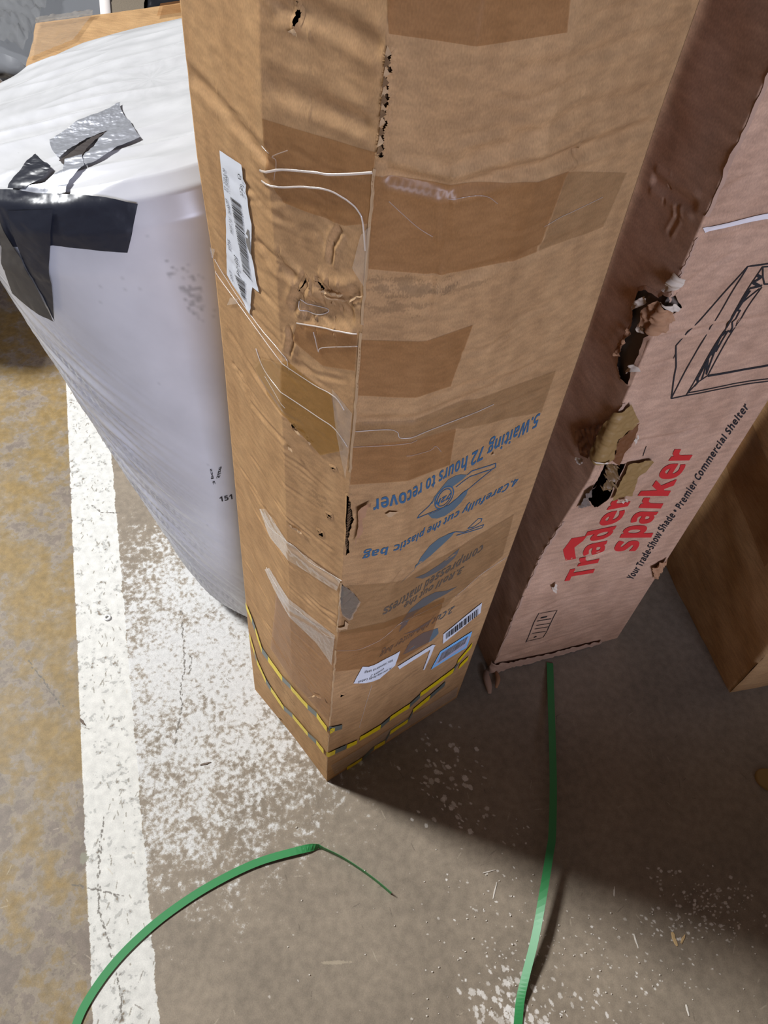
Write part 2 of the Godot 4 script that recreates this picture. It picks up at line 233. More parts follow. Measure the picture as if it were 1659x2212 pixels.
const SHELTER_POLYS := [
	["red", [0.1322, 0.507, 0.139, 0.5473, 0.2406, 0.5435, 0.2365, 0.526, 0.2064, 0.5052, 0.2601, 0.4574, 0.1909, 0.4606]],
	["white", [0.0096, 1.2341, 0.1651, 1.2358, 0.3818, 1.2402, 0.3975, 1.2315, 0.1897, 1.2273, 0.0335, 1.2251]],
	["hole", [-0.1503, 1.1006, -0.1145, 1.1121, -0.0434, 1.1174, -0.0306, 1.1252, 0.009, 1.1305, 0.0328, 1.1421, 0.0201, 1.132, 0.0862, 1.1077, 0.0472, 1.0966, 0.0368, 1.0786, -0.0025, 1.0662, -0.0289, 1.0489, -0.0212, 1.0211, -0.0227, 0.9922, -0.0084, 0.9646, -0.0628, 0.9608, -0.1083, 0.9735, -0.1303, 1.0038, -0.1139, 1.0489, -0.1448, 1.0741]],
	["kraft", [-0.0743, 1.0932, -0.0322, 1.1159, 0.0201, 1.112, 0.0613, 1.091, 0.0285, 1.0745, -0.0086, 1.0645, -0.0559, 1.0654, -0.0741, 1.0793]],
	["pale", [-0.0744, 1.0625, -0.0698, 1.071, -0.0318, 1.0674, -0.0241, 1.06, -0.0596, 1.0534]],
	["pale", [-0.1397, 1.0826, -0.0965, 1.1067, -0.0802, 1.1076, -0.0858, 1.0947, -0.1199, 1.0761]],
	["pale", [-0.0177, 1.1175, 0.029, 1.1204, 0.0714, 1.1087, 0.0323, 1.1078]],
	["kraft", [-0.1331, 1.0055, -0.1164, 1.0445, -0.0965, 1.0441, -0.0966, 1.0138, -0.0972, 0.9955, -0.1205, 0.9911]],
	["pale", [-0.0429, 0.9832, -0.0274, 1.0012, -0.0018, 1.0091, 0.0042, 1.0016, -0.0185, 0.9896, -0.0307, 0.9818]],
	["pale", [-0.029, 1.1344, -0.0064, 1.1698, 0.0084, 1.1647, 0.013, 1.1518, -0.0121, 1.1344]],
	["olive", [0.0308, 0.9309, 0.1337, 0.883, 0.116, 0.8672, 0.0516, 0.8493, 0.084, 0.7933, -0.0288, 0.7895, -0.0547, 0.7987, -0.0443, 0.8627, -0.0115, 0.9072]],
	["brown", [-0.186, 0.8014, -0.0389, 0.8742, -0.0474, 0.8101, -0.0438, 0.7872, -0.0995, 0.7744]],
	["brown", [0.1358, 0.8813, 0.1523, 0.8604, 0.1591, 0.83, 0.1379, 0.8049, 0.1353, 0.777, 0.0862, 0.7913, 0.0537, 0.8474, 0.1069, 0.8681]],
	["hole", [0.0488, 0.7633, 0.0496, 0.7865, 0.1387, 0.7739, 0.1913, 0.7726, 0.1978, 0.7141, 0.2233, 0.6693, 0.1833, 0.6462, 0.1521, 0.6502, 0.0945, 0.675, 0.0541, 0.6929, 0.0465, 0.737]],
	["greige", [0.0285, 0.6663, 0.0079, 0.7216, 0.0465, 0.737, 0.0541, 0.6929, 0.1011, 0.6698, 0.0563, 0.6713]],
	["olive", [0.1938, 0.7741, 0.3406, 0.7706, 0.3636, 0.7627, 0.3155, 0.73, 0.3582, 0.6674, 0.3031, 0.6721, 0.2338, 0.6679, 0.2068, 0.7171]],
	["olive2", [0.0548, 0.7894, 0.135, 0.7735, 0.1656, 0.7573, 0.1362, 0.7338, 0.0788, 0.7508, 0.0597, 0.7729]],
	["olive2", [0.0806, 0.7307, 0.1362, 0.7338, 0.2049, 0.7153, 0.1829, 0.6995, 0.131, 0.706]],
	["pale", [-0.1139, 0.7581, -0.1124, 0.7659, -0.0656, 0.7769, -0.0534, 0.7728, -0.0754, 0.7578]],
	["pale", [-0.0114, 0.798, 0.0646, 0.7998, 0.0746, 0.7943, 0.003, 0.7995]],
	["pale", [0.1506, 0.8409, 0.1632, 0.8512, 0.1831, 0.8342, 0.1766, 0.8256]],
	["hole", [0.2997, 0.6746, 0.3211, 0.6751, 0.3485, 0.6696, 0.3632, 0.6604, 0.3046, 0.6676]],
	["pale", [0.2831, 0.6639, 0.3399, 0.6611, 0.3605, 0.6457, 0.3039, 0.6549]],
	["kraft", [0.884, 0.3482, 0.9787, 0.3707, 0.9881, 0.3308, 0.972, 0.2868]],
	["pale", [0.164, 0.374, 0.1939, 0.3822, 0.2217, 0.3418, 0.1952, 0.3512]],
]
const SHELTER_LINES := [
	[1.6, [0.2874, 0.9151, 0.2276, 0.9841, 0.1615, 1.0318, 0.3388, 1.1603, 0.4527, 1.1588, 0.5382, 1.1577]],
	[1.4, [0.2874, 0.9151, 0.3136, 1.0573, 0.3388, 1.1603]],
	[1.4, [0.2874, 0.9151, 0.3734, 0.9149, 0.6646, 0.9096, 0.9031, 0.9002, 0.9605, 0.9122]],
	[1.4, [0.3734, 0.9149, 0.4024, 1.0327, 0.413, 1.1213, 0.4227, 1.1556]],
	[1.4, [0.3769, 0.9204, 0.663, 0.9164, 0.8927, 0.9062, 0.9672, 0.9151]],
	[2.6, [0.4469, 0.9516, 0.6651, 0.9465, 0.8335, 0.9402, 0.9913, 0.9342]],
	[1.4, [0.4455, 0.9525, 0.4583, 1.0373, 0.4893, 1.1166]],
	[1.4, [0.4227, 1.1556, 0.4623, 1.1348, 0.4931, 1.1215, 0.5208, 1.1199, 0.6107, 1.1177]],
	[1.4, [0.4283, 1.1547, 0.4626, 1.1533, 0.5481, 1.1522]],
	[1.4, [0.3769, 0.9204, 0.4043, 0.9416, 0.4455, 0.9525]],
	[1.8, [0.3939, 0.9488, 0.4221, 1.1182]],
	[1.8, [0.4188, 0.9468, 0.4011, 0.9886, 0.4329, 0.9551, 0.4134, 1.0145, 0.4266, 1.0001, 0.4296, 1.0422, 0.4514, 1.0363, 0.4329, 1.056, 0.4399, 1.0775, 0.4215, 1.0787, 0.4337, 1.1136, 0.4247, 1.0919, 0.4806, 1.1146]],
	[3.0, [0.4055, 0.9942, 0.4114, 1.0102, 0.4049, 1.0311, 0.4227, 1.0412]],
	[3.0, [0.4199, 1.141, 0.4534, 1.1353, 0.4211, 1.1284, 0.4733, 1.1189]],
	[2.4, [0.4221, 1.1182, 0.4532, 1.1188, 0.4844, 1.1195]],
	[2.4, [0.3949, 0.9327, 0.4043, 0.9416, 0.3838, 0.9528]],
	[1.2, [0.1826, 0.121, 0.1748, 0.2578, 0.3166, 0.2446, 0.3067, 0.1238, 0.1795, 0.1256]],
	[1.6, [0.1966, 0.2158, 0.3021, 0.21]],
	[1.2, [0.2044, 0.1804, 0.3115, 0.1743]],
	[1.2, [0.2054, 0.1956, 0.3084, 0.1901]],
	[1.2, [0.1996, 0.1619, 0.3006, 0.1566]],
	[3.5, [0.2144, 0.2278, 0.26, 0.2261]],
	[3.0, [0.2295, 0.137, 0.2438, 0.1426]],
	[0.9, [0.2848, 0.8033, 0.2915, 0.7782]],
	[0.8, [0.1845, 1.0049, 0.1839, 1.0184]],
]
const ROLL_TAPES := [
	["silver", [-0.454, 1.2994, -0.3998, 1.4664, -0.1581, 1.6673, 0.1198, 1.4628, 0.2285, 1.297, 0.0674, 1.1738, -0.0129, 1.0761, -0.0662, 1.153, -0.0357, 1.3951, -0.1677, 1.3327, -0.2175, 1.158]],
	["slit", [-0.2023, 1.1387, -0.1826, 1.1846, -0.1461, 1.2774, -0.1396, 1.3596, -0.0497, 1.3963, -0.0716, 1.3005, -0.0943, 1.2345, -0.0662, 1.153, -0.1295, 1.0928]],
	["silver", [-0.1546, 1.1321, -0.0737, 1.1668, -0.0143, 1.0699, -0.0731, 1.0213, -0.1238, 1.0546]],
	["black", [-0.3424, 0.9938, -0.3893, 1.1696, -0.2014, 1.0808, -0.1868, 1.0257, -0.2538, 0.9963]],
	["silver", [-0.3453, 0.9803, -0.1756, 1.0151, -0.1238, 1.0546, -0.0636, 1.0236, -0.0635, 0.9912, -0.2745, 0.9749]],
	["black", [-0.5667, 0.9855, -0.2769, 0.9932, -0.1059, 0.9893, 0.0827, 0.9791, 0.2237, 0.964, 0.179, 0.9326, 0.1248, 0.8973, -0.0079, 0.9061, -0.1627, 0.912, -0.6927, 0.8799]],
	["black2", [-0.3183, 0.9631, -0.1051, 0.9668, -0.1716, 0.9104, -0.2567, 0.8427, -0.3714, 0.7793, -0.3491, 0.8251, -0.3378, 0.8818]],
	["char", [-0.3767, 0.9551, -0.3378, 0.8818, -0.3491, 0.8251, -0.3714, 0.7793, -0.4938, 0.7867, -0.5717, 0.8028, -0.4237, 0.8954]],
]
const ROLL_TEXTS := [
	["151", "black", 0.714, [0.0131, 0.4599, 0.0925, 0.4689, 0.021, 0.4708]],
	["Size", "black", 0.714, [0.0558, 0.5132, 0.0987, 0.5379, 0.0759, 0.5157]],
	["3 pcs", "black", 0.714, [0.0215, 0.4987, 0.0446, 0.5327, 0.0359, 0.5003]],
]
const STRAP_CURL := [-0.429, 0.003, -0.0714, -0.4277, 0.003, -0.1261, -0.4198, 0.003, -0.1649, -0.3979, 0.003, -0.2168, -0.365, 0.003, -0.2682, -0.3173, 0.003, -0.3235, -0.2488, 0.004, -0.3836, -0.1656, 0.005, -0.4389, -0.0847, 0.007, -0.474, -0.04, 0.009, -0.4887]
const STRAP_TAIL := [-0.04, 0.009, -0.4887, 0.0136, 0.009, -0.4724, 0.0758, 0.009, -0.4439, 0.1222, 0.008, -0.417]
const STRAP_LONG := [0.4683, 0.002, -1.0054, 0.4656, 0.012, -0.9131, 0.462, 0.026, -0.7878, 0.4583, 0.036, -0.6746, 0.4512, 0.044, -0.5706, 0.4449, 0.045, -0.5315, 0.4275, 0.036, -0.432, 0.4144, 0.027, -0.3642, 0.3983, 0.014, -0.2995, 0.3899, 0.006, -0.2605, 0.3861, 0.003, -0.221, 0.38, 0.003, -0.1635]
const SHELTER_CREASES := [
	[3, 5, [0.0188, 1.2278, 0.1731, 1.2308, 0.366, 1.2363]],
	[2, 5, [0.0277, 1.0557, 0.2212, 1.0556, 0.3833, 1.056, 0.6368, 1.0533]],
	[1.5, 5, [0.0522, 1.0011, 0.1959, 1.0001]],
	[1.5, 5, [0.0405, 1.1439, 0.1605, 1.1762, 0.2653, 1.1879]],
	[2.5, 6, [0.1769, 0.8224, 0.4228, 0.8129, 0.6025, 0.817]],
	[2.5, 6, [0.1327, 0.4546, 0.3431, 0.4519, 0.5212, 0.461]],
	[2, 8, [-0.0791, 0.2256, 0.2735, 0.2866, 0.7053, 0.2806]],
	[3, 8, [-0.0122, 0.0696, 0.3652, 0.0814, 0.7729, 0.1032]],
	[2, 6, [-0.0074, 1.2775, 0.1286, 1.2978]],
	[4, 8, [-0.3065, 1.2388, -0.2107, 1.2419, -0.0388, 1.2523]],
	[2, 4, [-0.1408, 1.237, -0.1161, 1.2226, -0.1276, 1.1929]],
]


var M := {}
var rng := RandomNumberGenerator.new()

# ---------------------------------------------------------------- a surface that things can be stuck on
class Surf:
	var S := PackedFloat32Array()
	var Y := PackedFloat32Array()
	var P := PackedVector3Array()
	var N := PackedVector3Array()
	var ns := 0
	var ny := 0
	func setup(s: PackedFloat32Array, y: PackedFloat32Array) -> void:
		S = s; Y = y; ns = s.size(); ny = y.size()
		P.resize(ns * ny); N.resize(ns * ny)
	func normals(wrap: bool) -> void:
		for j in ny:
			var ja := maxi(j - 1, 0)
			var jb := mini(j + 1, ny - 1)
			for i in ns:
				var ia := i - 1
				var ib := i + 1
				if ia < 0: ia = ns - 2 if wrap else 0
				if ib >= ns: ib = 1 if wrap else ns - 1
				var du := P[j * ns + ib] - P[j * ns + ia]
				var dv := P[jb * ns + i] - P[ja * ns + i]
				N[j * ns + i] = du.cross(dv).normalized()
	func push(d: PackedFloat32Array) -> void:
		for k in P.size():
			P[k] += N[k] * d[k]
	func find(a: PackedFloat32Array, v: float) -> int:
		return clampi(a.bsearch(v, false) - 1, 0, a.size() - 2)
	func at(s: float, y: float, off := 0.0) -> Vector3:
		s = clampf(s, S[0], S[ns - 1]); y = clampf(y, Y[0], Y[ny - 1])
		var i := find(S, s)
		var j := find(Y, y)
		var a := (s - S[i]) / (S[i + 1] - S[i])
		var b := (y - Y[j]) / (Y[j + 1] - Y[j])
		var k := j * ns + i
		var p := P[k].lerp(P[k + 1], a).lerp(P[k + ns].lerp(P[k + ns + 1], a), b)
		if off != 0.0:
			p += N[k].lerp(N[k + 1], a).lerp(N[k + ns].lerp(N[k + ns + 1], a), b).normalized() * off
		return p
	func normal(s: float, y: float) -> Vector3:
		var i := find(S, s)
		var j := find(Y, y)
		var a := clampf((s - S[i]) / (S[i + 1] - S[i]), 0, 1)
		var b := clampf((y - Y[j]) / (Y[j + 1] - Y[j]), 0, 1)
		var k := j * ns + i
		return N[k].lerp(N[k + 1], a).lerp(N[k + ns].lerp(N[k + ns + 1], a), b).normalized()

# ---------------------------------------------------------------- helpers
func rgb(r: float, g: float, b: float, a := 1.0) -> Color:
	return Color(r / 255.0, g / 255.0, b / 255.0, a)

func mat(called: String, c: Color, rough := 0.8, metal := 0.0, spec := 0.5) -> StandardMaterial3D:
	var m := StandardMaterial3D.new()
	m.resource_name = called; m.albedo_color = c; m.roughness = rough; m.metallic = metal; m.metallic_specular = spec
	if c.a < 1.0: m.transparency = BaseMaterial3D.TRANSPARENCY_ALPHA
	M[called] = m
	return m

func numbered(called: String) -> String:
	if not has_node(NodePath(called)): return called
	var k := 1
	while has_node(NodePath("%s_%03d" % [called, k])): k += 1
	return "%s_%03d" % [called, k]

func thing(called: String, label: String, category: String, at := Vector3.ZERO, group := "") -> Node3D:
	var o := Node3D.new()
	o.name = numbered(called); add_child(o); o.position = at
	o.set_meta("label", label); o.set_meta("category", category)
	if group: o.set_meta("group", group)
	return o

func part(called: String, mesh: Mesh, m: Material, parent: Node3D, label := "") -> MeshInstance3D:
	var o := MeshInstance3D.new()
	o.name = called; o.mesh = mesh; o.material_override = m
	parent.add_child(o, true)
	if parent != self: o.position = -parent_origin(parent)
	if label: o.set_meta("label", label)
	return o

func parent_origin(p: Node3D) -> Vector3:
	var at := Vector3.ZERO
	var n: Node = p
	while n is Node3D and n != self:
		at += n.position; n = n.get_parent()
	return at

func structure(called: String, mesh: Mesh, m: Material, label: String) -> MeshInstance3D:
	var o := MeshInstance3D.new()
	o.name = called; o.mesh = mesh; o.material_override = m
	add_child(o)
	o.set_meta("kind", "structure"); o.set_meta("label", label); o.set_meta("category", called.get_slice("_", 0))
	return o

func arrays_mesh(v: PackedVector3Array, n: PackedVector3Array, uv: PackedVector2Array, idx: PackedInt32Array) -> ArrayMesh:
	var a := []
	a.resize(Mesh.ARRAY_MAX)
	a[Mesh.ARRAY_VERTEX] = v
	if n.size(): a[Mesh.ARRAY_NORMAL] = n
	if uv.size(): a[Mesh.ARRAY_TEX_UV] = uv
	a[Mesh.ARRAY_INDEX] = idx
	var m := ArrayMesh.new()
	m.add_surface_from_arrays(Mesh.PRIMITIVE_TRIANGLES, a)
	return m

func smoothed(v: PackedVector3Array, idx: PackedInt32Array) -> PackedVector3Array:
	var n := PackedVector3Array()
	n.resize(v.size())
	for t in range(0, idx.size(), 3):
		var f := (v[idx[t + 2]] - v[idx[t]]).cross(v[idx[t + 1]] - v[idx[t]])
		for k in 3: n[idx[t + k]] += f
	for k in n.size(): n[k] = n[k].normalized()
	return n

func points(flat: Array) -> PackedVector2Array:
	var p := PackedVector2Array()
	for k in range(0, flat.size(), 2): p.append(Vector2(flat[k], flat[k + 1]))
	return p

# polygon in surface coordinates -> sheet lying on the surface; stretch turns s into metres
func sheet(skin: Surf, poly: PackedVector2Array, off: float, stretch := 0.36, cell := 0.012, rough := 0.0, seed_ := 0, grain := 60.0) -> ArrayMesh:
	var tri := Geometry2D.triangulate_polygon(poly)
	if tri.is_empty():
		poly = Geometry2D.convex_hull(poly)
		tri = Geometry2D.triangulate_polygon(poly)
	var stack := []
	for t in range(0, tri.size(), 3):
		stack.append([poly[tri[t]], poly[tri[t + 1]], poly[tri[t + 2]]])
	var v := PackedVector3Array()
	var uv := PackedVector2Array()
	var idx := PackedInt32Array()
	var seen := {}
	var noise := FastNoiseLite.new()
	noise.seed = seed_; noise.frequency = 1.0
	while stack.size():
		var t: Array = stack.pop_back()
		var longest := 0
		var far := 0.0
		for k in 3:
			var d: Vector2 = t[(k + 1) % 3] - t[k]
			d.x *= stretch
			if d.length() > far: far = d.length(); longest = k
		if far > cell:
			var a: Vector2 = t[longest]
			var b: Vector2 = t[(longest + 1) % 3]
			var c: Vector2 = t[(longest + 2) % 3]
			var m := (a + b) / 2.0
			stack.append([a, m, c]); stack.append([m, b, c])
			continue
		var ids := []
		for q in t:
			var key := Vector2i(roundi(q.x * 1e5), roundi(q.y * 1e5))
			if not seen.has(key):
				seen[key] = v.size()
				var o := off
				if rough > 0.0: o += rough * (0.5 + noise.get_noise_2d(q.x * stretch * grain, q.y * grain))
				v.append(skin.at(q.x, q.y, o)); uv.append(Vector2(q.x * stretch, q.y))
			ids.append(seen[key])
		var n := skin.normal((t[0].x + t[1].x + t[2].x) / 3.0, (t[0].y + t[1].y + t[2].y) / 3.0)
		if (v[ids[1]] - v[ids[0]]).cross(v[ids[2]] - v[ids[0]]).dot(n) > 0.0:
			idx.append_array([ids[0], ids[2], ids[1]])
		else:
			idx.append_array([ids[0], ids[1], ids[2]])
	return arrays_mesh(v, smoothed(v, idx), uv, idx)

func tube(pts: PackedVector3Array, radius: float, sides := 6, flat := 1.0, up := Vector3.UP, taper := false) -> ArrayMesh:
	var v := PackedVector3Array()
	var idx := PackedInt32Array()
	for k in pts.size():
		var d := (pts[mini(k + 1, pts.size() - 1)] - pts[maxi(k - 1, 0)]).normalized()
		var a := d.cross(up).normalized()
		var b := a.cross(d).normalized()
		var r := radius
		if taper: r *= 0.35 + 0.65 * sin(PI * clampf((k + 0.5) / pts.size(), 0.05, 0.95))
		for q in sides:
			var w := TAU * q / sides
			v.append(pts[k] + a * cos(w) * r + b * sin(w) * r * flat)
	for k in pts.size() - 1:
		for q in sides:
			var a := k * sides + q
			var b := k * sides + (q + 1) % sides
			idx.append_array([a, b, a + sides, b, b + sides, a + sides])
	for q in range(1, sides - 1):
		idx.append_array([0, q + 1, q])
		var e := (pts.size() - 1) * sides
		idx.append_array([e, e + q, e + q + 1])
	return arrays_mesh(v, smoothed(v, idx), PackedVector2Array(), idx)

func curve_points(c: PackedVector3Array, each := 6) -> PackedVector3Array:
	var out := PackedVector3Array()
	for k in c.size() - 1:
		var a := c[maxi(k - 1, 0)]
		var d := c[mini(k + 2, c.size() - 1)]
		for q in each:
			out.append(c[k].cubic_interpolate(c[k + 1], a, d, float(q) / each))
	out.append(c[c.size() - 1])
	return out

func skin_line(skin: Surf, p: PackedVector2Array, off: float, each := 5, straight := false) -> PackedVector3Array:
	var out := PackedVector3Array()
	for k in p.size() - 1:
		var a := p[maxi(k - 1, 0)]
		var d := p[mini(k + 2, p.size() - 1)]
		for q in each:
			var c := p[k].lerp(p[k + 1], float(q) / each) if straight else p[k].cubic_interpolate(p[k + 1], a, d, float(q) / each)
			out.append(skin.at(c.x, c.y, off))
	out.append(skin.at(p[p.size() - 1].x, p[p.size() - 1].y, off))
	return out

# a ribbon of ink or film along a line on the surface
func ribbon(skin: Surf, p: PackedVector2Array, width: float, off: float, each := 4) -> ArrayMesh:
	var c := skin_line(skin, p, off, each, true)
	var q := PackedVector2Array()
	for k in p.size() - 1:
		for e in each: q.append(p[k].lerp(p[k + 1], float(e) / each))
	q.append(p[p.size() - 1])
	var v := PackedVector3Array()
	var idx := PackedInt32Array()
	for k in c.size():
		var d := (c[mini(k + 1, c.size() - 1)] - c[maxi(k - 1, 0)]).normalized()
		var side := skin.normal(q[k].x, q[k].y).cross(d).normalized() * width / 2.0
		v.append(c[k] + side); v.append(c[k] - side)
	for k in c.size() - 1:
		idx.append_array([2 * k, 2 * k + 2, 2 * k + 1, 2 * k + 1, 2 * k + 2, 2 * k + 3])
	return arrays_mesh(v, smoothed(v, idx), PackedVector2Array(), idx)

var fonts := {}
func lettering(skin: Surf, text: String, bold: bool, frac: float, p: PackedVector2Array, off: float, heavy := 0.0) -> ArrayMesh:
	if not fonts.has(bold):
		var f := SystemFont.new()
		f.font_names = PackedStringArray(["Droid Sans"]); f.font_weight = 700 if bold else 400
		var fv := FontVariation.new()
		fv.base_font = f; fv.variation_embolden = 0.0
		fonts[bold] = [fv]
		var dims := []
		for probe in ["H", "x"]:
			var tm0 := TextMesh.new()
			tm0.font = fv; tm0.font_size = 64; tm0.pixel_size = 1.0 / 64.0; tm0.depth = 0.0; tm0.text = probe; tm0.vertical_alignment = VERTICAL_ALIGNMENT_BOTTOM
			var bb := tm0.get_aabb()
			dims.append(bb)
		fonts[bold].append(dims)
	var tm := TextMesh.new()
	tm.font = fonts[bold][0]; tm.font_size = 64; tm.pixel_size = 1.0 / 64.0; tm.depth = 0.0; tm.curve_step = 1.5
	tm.horizontal_alignment = HORIZONTAL_ALIGNMENT_LEFT; tm.vertical_alignment = VERTICAL_ALIGNMENT_BOTTOM; tm.text = text
	var box := tm.get_aabb()
	var probe_box: AABB = fonts[bold][1][0 if frac > 0.6 else 1]
	var base := probe_box.position.y
	var height := probe_box.size.y
	var arr := tm.get_mesh_arrays()
	var src: PackedVector3Array = arr[Mesh.ARRAY_VERTEX]
	var sn: PackedVector3Array = arr[Mesh.ARRAY_NORMAL]
	var si: PackedInt32Array = arr[Mesh.ARRAY_INDEX] if arr[Mesh.ARRAY_INDEX] != null else PackedInt32Array(range(src.size()))
	var v := PackedVector3Array()
	var n := PackedVector3Array()
	# heavy: the strokes of poster lettering are thicker than the font's
	if heavy > 0.0:
		var s0 := src.duplicate()
		var i0 := si.duplicate()
		var n0 := sn.duplicate()
		for e in [Vector3(heavy, 0, 0), Vector3(0, heavy, 0), Vector3(heavy, heavy, 0)]:
			var at := src.size()
			for q in s0: src.append(q + e)
			sn.append_array(n0)
			for q in i0: si.append(q + at)
	for q in src:
		var c := p[0] + (p[1] - p[0]) * ((q.x - box.position.x) / box.size.x) + (p[2] - p[0]) * ((q.y - base) / height)
		v.append(skin.at(c.x, c.y, off)); n.append(skin.normal(c.x, c.y))
	var idx := PackedInt32Array()
	for t in range(0, si.size(), 3):
		if sn[si[t]].z < 0.5: continue
		if (v[si[t + 1]] - v[si[t]]).cross(v[si[t + 2]] - v[si[t]]).dot(n[si[t]]) > 0.0:
			idx.append_array([si[t], si[t + 2], si[t + 1]])
		else:
			idx.append_array([si[t], si[t + 1], si[t + 2]])
	return arrays_mesh(v, n, PackedVector2Array(), idx)

# ---------------------------------------------------------------- computed pictures
func noise_bytes(w: int, h: int, freq: float, seed_: int, octaves := 4, sx := 1.0, kind := FastNoiseLite.TYPE_SIMPLEX_SMOOTH) -> PackedByteArray:
	var n := FastNoiseLite.new()
	n.seed = seed_; n.frequency = freq; n.fractal_octaves = octaves; n.noise_type = kind
	var im: Image
	if sx == 1.0:
		im = n.get_image(w, h, false, false, false)
	else:
		im = n.get_image(maxi(8, int(w / sx)), h, false, false, false)
		im.resize(w, h, Image.INTERPOLATE_CUBIC)
	im.convert(Image.FORMAT_L8)
	return im.get_data()

func picture(w: int, h: int, data: PackedByteArray, format := Image.FORMAT_RGB8) -> ImageTexture:
	return ImageTexture.create_from_image(Image.create_from_data(w, h, false, format, data))

# kraft board: fibre grain, blotches, scuffs and the ripple of the flutes
func board(called: String, w: int, h: int, tone: Color, seed_: int, flute: float, relief: float, uv: Vector3, off := Vector3.ZERO, scuffs := []) -> StandardMaterial3D:
	var fine := noise_bytes(w, h, 0.35, seed_, 2)
	var fibre := noise_bytes(w, h, 0.12, seed_ + 1, 3, 6.0)
	var blot := noise_bytes(w, h, 0.012, seed_ + 2, 4)
	var wob := noise_bytes(w, h, 0.006, seed_ + 3, 3)
	var rgb_ := PackedByteArray(); rgb_.resize(w * h * 3)
	var hgt := PackedByteArray(); hgt.resize(w * h)
	var r := tone.r * 255.0
	var g := tone.g * 255.0
	var b := tone.b * 255.0
	for y in h:
		for x in w:
			var k := y * w + x
			var bl := (blot[k] - 128) / 128.0
			var v := 1.0 + (fine[k] - 128) * 0.0007 + (fibre[k] - 128) * 0.0007 + bl * 0.05
			if bl > 0.3: v += 0.012
			if bl < -0.34: v -= 0.02
			for sc in scuffs:
				var ex: float = (x - sc[0]) / sc[2]
				var ey: float = (y - sc[1]) / sc[3]
				var ed := ex * ex + ey * ey
				if ed < 2.5 and ed + (fibre[k] - 128) / 45.0 + (fine[k] - 128) / 90.0 < 0.75: v *= sc[4]
			rgb_[k * 3] = clampi(int(r * v), 0, 255)
			rgb_[k * 3 + 1] = clampi(int(g * v * (1.0 + bl * 0.015)), 0, 255)
			rgb_[k * 3 + 2] = clampi(int(b * v * (1.0 + bl * 0.03)), 0, 255)
			var ph := y / flute + wob[k] * 0.006
			hgt[k] = clampi(int(128.0 + 52.0 * sin(ph * TAU) * clampf(0.2 + wob[k] / 150.0, 0.0, 1.0) + (fibre[k] - 128) * 0.08), 0, 255)
	var m := mat(called, Color.WHITE, 0.78)
	m.albedo_texture = picture(w, h, rgb_)
	m.heightmap_enabled = true; m.heightmap_texture = picture(w, h, hgt, Image.FORMAT_L8); m.heightmap_scale = relief
	m.uv1_scale = uv; m.uv1_offset = off
	m.metallic_specular = 0.35
	return m

# ---------------------------------------------------------------- cartons
func columns_at(cols: Array, ys: Array, y: float) -> Array:
	var k := 0
	while k < ys.size() - 2 and y > ys[k + 1]: k += 1
	var a := clampf((y - ys[k]) / (ys[k + 1] - ys[k]), 0.0, 1.0)
	var out := []
	for c in cols:
		out.append(Vector3(lerpf(c[2 * k], c[2 * k + 2], a), y, lerpf(c[2 * k + 1], c[2 * k + 3], a)))
	return out

# stops: the s of each column, cols: for each column x,z at each of ys
func carton_skin(stops: Array, cols: Array, ys: Array, s_list: PackedFloat32Array, y_list: PackedFloat32Array) -> Surf:
	var k := Surf.new()
	k.setup(s_list, y_list)
	for j in k.ny:
		var c := columns_at(cols, ys, y_list[j])
		var q := 0
		for i in k.ns:
			while q < stops.size() - 2 and s_list[i] > stops[q + 1] + 1e-6: q += 1
			k.P[j * k.ns + i] = c[q].lerp(c[q + 1], (s_list[i] - stops[q]) / (stops[q + 1] - stops[q]))
	k.normals(true)
	return k

func crease_into(d: PackedFloat32Array, skin: Surf, flat: Array, depth: float, width: float, stretch: float) -> void:
	var p := points(flat)
	for k in p.size() - 1:
		var a := Vector2(p[k].x * stretch, p[k].y)
		var b := Vector2(p[k + 1].x * stretch, p[k + 1].y)
		var pad := width * 3.2
		var i0 := skin.find(skin.S, (minf(a.x, b.x) - pad) / stretch)
		var i1 := skin.find(skin.S, (maxf(a.x, b.x) + pad) / stretch)
		var j0 := skin.find(skin.Y, minf(a.y, b.y) - pad)
		var j1 := skin.find(skin.Y, maxf(a.y, b.y) + pad)
		var ab := b - a
		var l2 := maxf(ab.length_squared(), 1e-9)
		for j in range(j0, j1 + 1):
			for i in range(i0, i1 + 1):
				var q := Vector2(skin.S[i] * stretch, skin.Y[j])
				var t := (q - a).dot(ab) / l2
				if (t < 0.0 and k > 0) or (t > 1.0 and k < p.size() - 2): continue
				t = clampf(t, 0.0, 1.0)
				var r := q.distance_to(a + ab * t)
				if r > pad: continue
				var w := r / width
				var fade := 1.0
				if k == 0: fade *= smoothstep(0.0, 0.25, t)
				if k == p.size() - 2: fade *= smoothstep(0.0, 0.25, 1.0 - t)
				d[j * skin.ns + i] += fade * depth * (-exp(-w * w) + 0.45 * exp(-(w - 1.7) * (w - 1.7) * 1.6))

# the ragged lip of a tear: a narrow rim of board round an opening
func grown(poly: PackedVector2Array, by: float, stretch: float) -> PackedVector2Array:
	var q := PackedVector2Array()
	for p in poly: q.append(Vector2(p.x * stretch, p.y))
	var g := Geometry2D.offset_polygon(q, by, Geometry2D.JOIN_ROUND)
	var out := PackedVector2Array()
	if g.size():
		for p in g[0]: out.append(Vector2(p.x / stretch, p.y))
	return out if out.size() > 2 else poly

